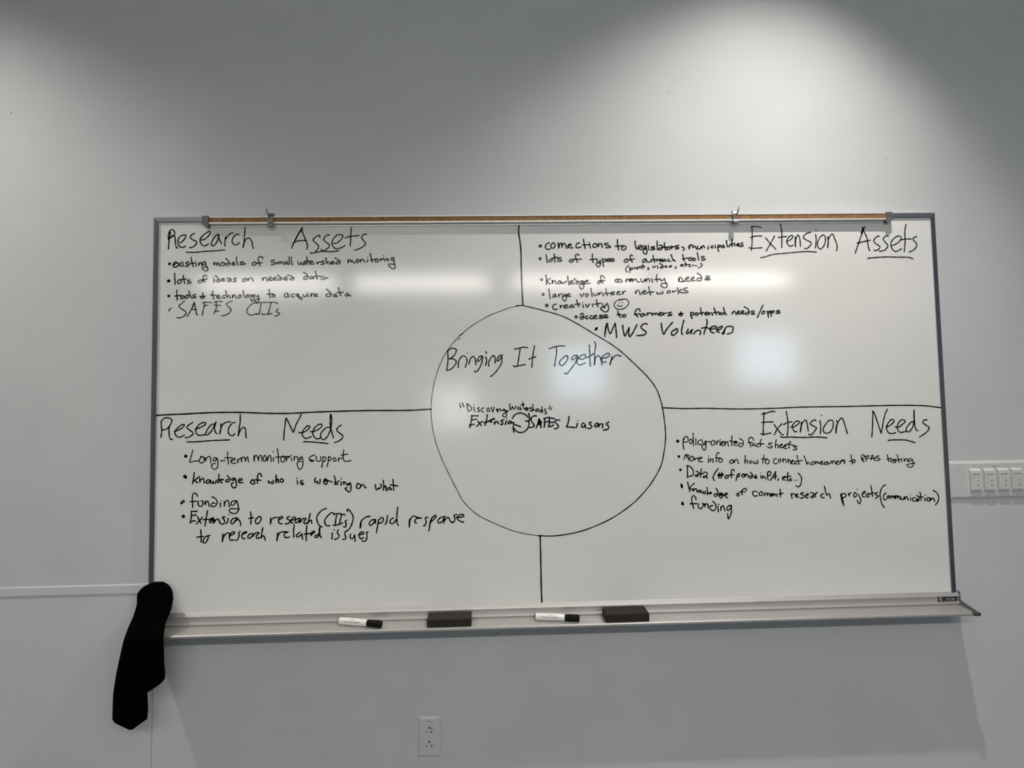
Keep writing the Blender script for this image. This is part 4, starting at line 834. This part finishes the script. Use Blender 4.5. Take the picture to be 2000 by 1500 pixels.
# black cloth draped over the tray's left end: (x left, x right, y centre, half thickness, z) rows traced on the real thing's outline
CLOTH = [
    (0.0125, 0.0404, -0.0302, 0.0047, -1.0703),
    (0.0087, 0.0429, -0.0307, 0.0071, -1.0718),
    (0.0011, 0.0478, -0.0316, 0.0106, -1.0747),
    (-0.0088, 0.0543, -0.0329, 0.0142, -1.0785),
    (-0.0166, 0.0598, -0.0348, 0.019, -1.0844),
    (-0.0232, 0.0649, -0.0372, 0.0216, -1.0917),
    (-0.0281, 0.0696, -0.0401, 0.023, -1.1006),
    (-0.027, 0.0717, -0.043, 0.0242, -1.1094),
    (-0.0259, 0.0738, -0.046, 0.0246, -1.1181),
    (-0.0247, 0.0734, -0.049, 0.0251, -1.1269),
    (-0.0252, 0.0731, -0.052, 0.0255, -1.1355),
    (-0.0264, 0.0722, -0.055, 0.026, -1.1441),
    (-0.0259, 0.0721, -0.0617, 0.0253, -1.1518),
    (-0.0258, 0.0715, -0.0683, 0.0247, -1.1593),
    (-0.0266, 0.0699, -0.075, 0.024, -1.1668),
    (-0.0245, 0.0718, -0.0875, 0.023, -1.1728),
    (-0.0224, 0.0757, -0.1, 0.022, -1.1787),
    (-0.0216, 0.0777, -0.1082, 0.022, -1.1856),
    (-0.0207, 0.0804, -0.1165, 0.022, -1.1924),
    (-0.0215, 0.0818, -0.1213, 0.0221, -1.2001),
    (-0.0252, 0.0802, -0.1191, 0.0226, -1.2096),
    (-0.0281, 0.0797, -0.117, 0.023, -1.2192),
    (-0.0309, 0.0792, -0.1149, 0.0234, -1.2288),
    (-0.0338, 0.0786, -0.1127, 0.0239, -1.2384),
    (-0.0368, 0.078, -0.1103, 0.0242, -1.2481),
    (-0.0399, 0.0772, -0.1077, 0.0245, -1.2579),
    (-0.0429, 0.0764, -0.1052, 0.0248, -1.2677),
    (-0.0458, 0.0756, -0.1027, 0.0251, -1.2775),
    (-0.0487, 0.0749, -0.1001, 0.0254, -1.2873),
    (-0.0516, 0.0748, -0.0975, 0.0257, -1.2971),
    (-0.0546, 0.0751, -0.095, 0.026, -1.307),
    (-0.0568, 0.0746, -0.0926, 0.0254, -1.3169),
    (-0.0591, 0.0726, -0.0901, 0.0247, -1.3266),
    (-0.0614, 0.0648, -0.0877, 0.0241, -1.3365),
    (-0.0637, 0.0524, -0.0853, 0.0234, -1.3462),
    (-0.0659, 0.0375, -0.0828, 0.0228, -1.3558),
    (-0.068, 0.0212, -0.0802, 0.0221, -1.3661),
    (-0.0684, 0.0197, -0.0798, 0.0219, -1.3681),
    (-0.069, 0.0198, -0.0792, 0.0217, -1.372),
    (-0.0704, 0.0198, -0.0778, 0.0211, -1.38),
    (-0.0719, 0.0199, -0.0761, 0.0205, -1.3897),
    (-0.0735, 0.0198, -0.0745, 0.0198, -1.3994),
    (-0.0749, 0.0196, -0.0728, 0.0192, -1.4091),
    (-0.076, 0.0193, -0.0711, 0.0186, -1.4188),
    (-0.0771, 0.0177, -0.0695, 0.0179, -1.4285),
    (-0.0782, 0.0162, -0.0678, 0.0173, -1.4383),
    (-0.0765, 0.0154, -0.067, 0.0169, -1.4431),
    (-0.0729, 0.0059, -0.0659, 0.0165, -1.4495),
    (-0.0629, -0.0013, -0.065, 0.0154, -1.4545),
    (-0.0537, -0.0081, -0.0642, 0.0128, -1.4594),
    (-0.0448, -0.0149, -0.0634, 0.0098, -1.4643),
    (-0.0355, -0.0204, -0.0627, 0.0068, -1.4684),
    (-0.03, -0.0231, -0.0624, 0.0048, -1.4703),
]

random.seed(11)
bm = new()
rings = []
NS = 40
for i, (xl, xr, yc, th, z) in enumerate(CLOTH):
    ring = []
    cx, hw = (xl + xr) / 2, (xr - xl) / 2
    for k in range(NS):
        a = 2 * math.pi * k / NS
        c, s = math.cos(a), math.sin(a)
        sx = math.copysign(abs(c) ** 0.8, c)
        fold = 1.0 + 0.30 * math.sin(5.0 * sx + 1.3 + i * 0.16) + 0.14 * math.sin(11 * sx + i * 0.33)
        yy = yc + math.copysign(abs(s) ** 0.8, s) * th * (fold if s < 0 else 1.0)
        ring.append(bm.verts.new((cx + hw * sx, yy, z)))
    rings.append(ring)
for a, b in zip(rings, rings[1:]):
    for k in range(NS):
        j = (k + 1) % NS
        bm.faces.new((a[k], a[j], b[j], b[k]))
bm.faces.new(rings[0][::-1])
bm.faces.new(rings[-1])
cl = link('cloth', bm, M['cloth'], None, True)
cl.location = (XO, 0, ZO)
cl['label'] = 'limp black cloth draped over the left end of the marker tray, hanging below it'
cl['category'] = 'cloth'

# ------------------------------------------------------------------ wall plates
op = thing('power_outlet', (0.8018 + XO, WALL, -1.5496 + ZO), 'grey white duplex power outlet low on the wall below the whiteboard', 'outlet')
bm = plate(new(), -0.0345, 0.0345, -0.0590, 0.0590, 0.0075, 0.0062)
link('cover_plate', bm, M['white_plastic'], op, False)
for zc in (0.0165, -0.0240):
    bm = new()
    n = 36
    out = []
    for k in range(n):
        a = 2 * math.pi * k / n
        out.append((0.0168 * math.cos(a), zc + max(-0.0142, min(0.0142, 0.0168 * math.sin(a)))))
    a_ = [bm.verts.new((x, -0.0075, z)) for x, z in out]
    b_ = [bm.verts.new((x, -0.0050, z)) for x, z in out]
    for i in range(n):
        j = (i + 1) % n
        bm.faces.new((a_[i], a_[j], b_[j], b_[i]))
    bm.faces.new(a_)
    bm.faces.new(b_[::-1])
    rc = link('receptacle', bm, M['white_plastic'], op)
    bm = new()
    disc(bm, -0.0004, zc + 0.0100, 0.0029, -0.0079, -0.0072, 16, 0.0027)
    box(bm, -0.0084, -0.0064, -0.0079, -0.0072, zc - 0.0055, zc + 0.0010)
    box(bm, 0.0046, 0.0068, -0.0079, -0.0072, zc - 0.0055, zc + 0.0020)
    box(bm, 0.0068, 0.0112, -0.0079, -0.0072, zc - 0.0020, zc - 0.0005)
    link('slots', bm, M['slot'], rc)
link('indicator', disc(new(), 0.0074, 0.0253, 0.0021, -0.0080, -0.0072, 14), M['slot'], op)
link('screw', disc(new(), -0.0003, -0.0020, 0.0028, -0.0064, -0.0050, 16), M['switch_plastic'], op)
text_mesh('circuit_print', 'LBM3-11', 0.0056, M['print'], op, Matrix.Translation((0.0010, -0.00630, 0.0445)) @ FACE, 1.0)

sp = thing('switch_panel', (2.4985 + XO + 0.073, WALL, -0.8295 + ZO), 'wide white light switch panel on the wall right of the whiteboard', 'switch')
SX = 2.4985 + 0.073
PL, PR = 2.4205 - SX, 2.8000 - SX
link('cover_plate', plate(new(), PL, PR, -0.0585, 0.0585, 0.0080, 0.0066), M['white_plastic'], sp)
g0 = 2.4575 - SX
bm = new()
for q in ((g0 - 0.017, g0 + 0.017, 0.0325, 0.0337), (g0 - 0.017, g0 - 0.0158, -0.034, 0.0325), (g0 + 0.0158, g0 + 0.017, -0.034, 0.0325), (g0 - 0.017, g0 + 0.017, -0.0352, -0.034)):
    box(bm, q[0], q[1], -0.0070, -0.0060, q[2], q[3])
link('blank_insert', bm, M['white_plastic'], sp)
for k in range(1, 7):
    gx = g0 + 0.0440 * k
    if k > 5:
        bm = box(new(), gx - 0.0165, gx + 0.0165, -0.0075, -0.006, -0.034, 0.034, 0.001, 1)
        link('blank_insert', bm, M['white_plastic'], sp)
        continue
    # control module: a wedge that sticks out, its top edge catching the light
    bm = prism(new(), [(-0.0060, 0.0350), (-0.0065, 0.0355), (-0.0135, 0.0305), (-0.0145, 0.0290), (-0.0145, -0.0315), (-0.0135, -0.0335), (-0.0060, -0.0365)], gx - 0.0168, gx + 0.0168)
    md = link('dimmer_switch', bm, M['switch_plastic'], sp)
    for za, zb in ((0.0160, 0.0285), (0.0050, 0.0150), (-0.0085, 0.0040), (-0.0200, -0.0095), (-0.0290, -0.0210)):
        link('button', box(new(), gx - 0.0150, gx + 0.0145, -0.0158, -0.0143, za, zb, 0.0005, 1), M['switch_plastic'], md)
    bm = new()
    box(bm, gx - 0.0095, gx - 0.0010, -0.0161, -0.0156, 0.0170, 0.0186)
    box(bm, gx + 0.0020, gx + 0.0110, -0.0161, -0.0156, 0.0173, 0.0188)
    for zc in (-0.0020, -0.0150):
        disc(bm, gx + 0.0045, zc, 0.0020, -0.0161, -0.0156, 12)
    link('button_print', bm, M['print'], md)
for k, gx in enumerate([g0 + 0.0440 * i for i in range(7)]):
    link('screw', disc(new(), gx - 0.002, 0.0480, 0.0024, -0.0078, -0.0060, 14), M['switch_plastic'], sp)
    if k:
        link('screw', disc(new(), gx + 0.001, -0.0475, 0.0024, -0.0078, -0.0060, 14), M['switch_plastic'], sp)
text_mesh('circuit_print', 'LB-MS5-P', 0.0056, M['print'], sp, Matrix.Translation((g0 + 0.1125, -0.0067, 0.0408)) @ FACE, 1.0)
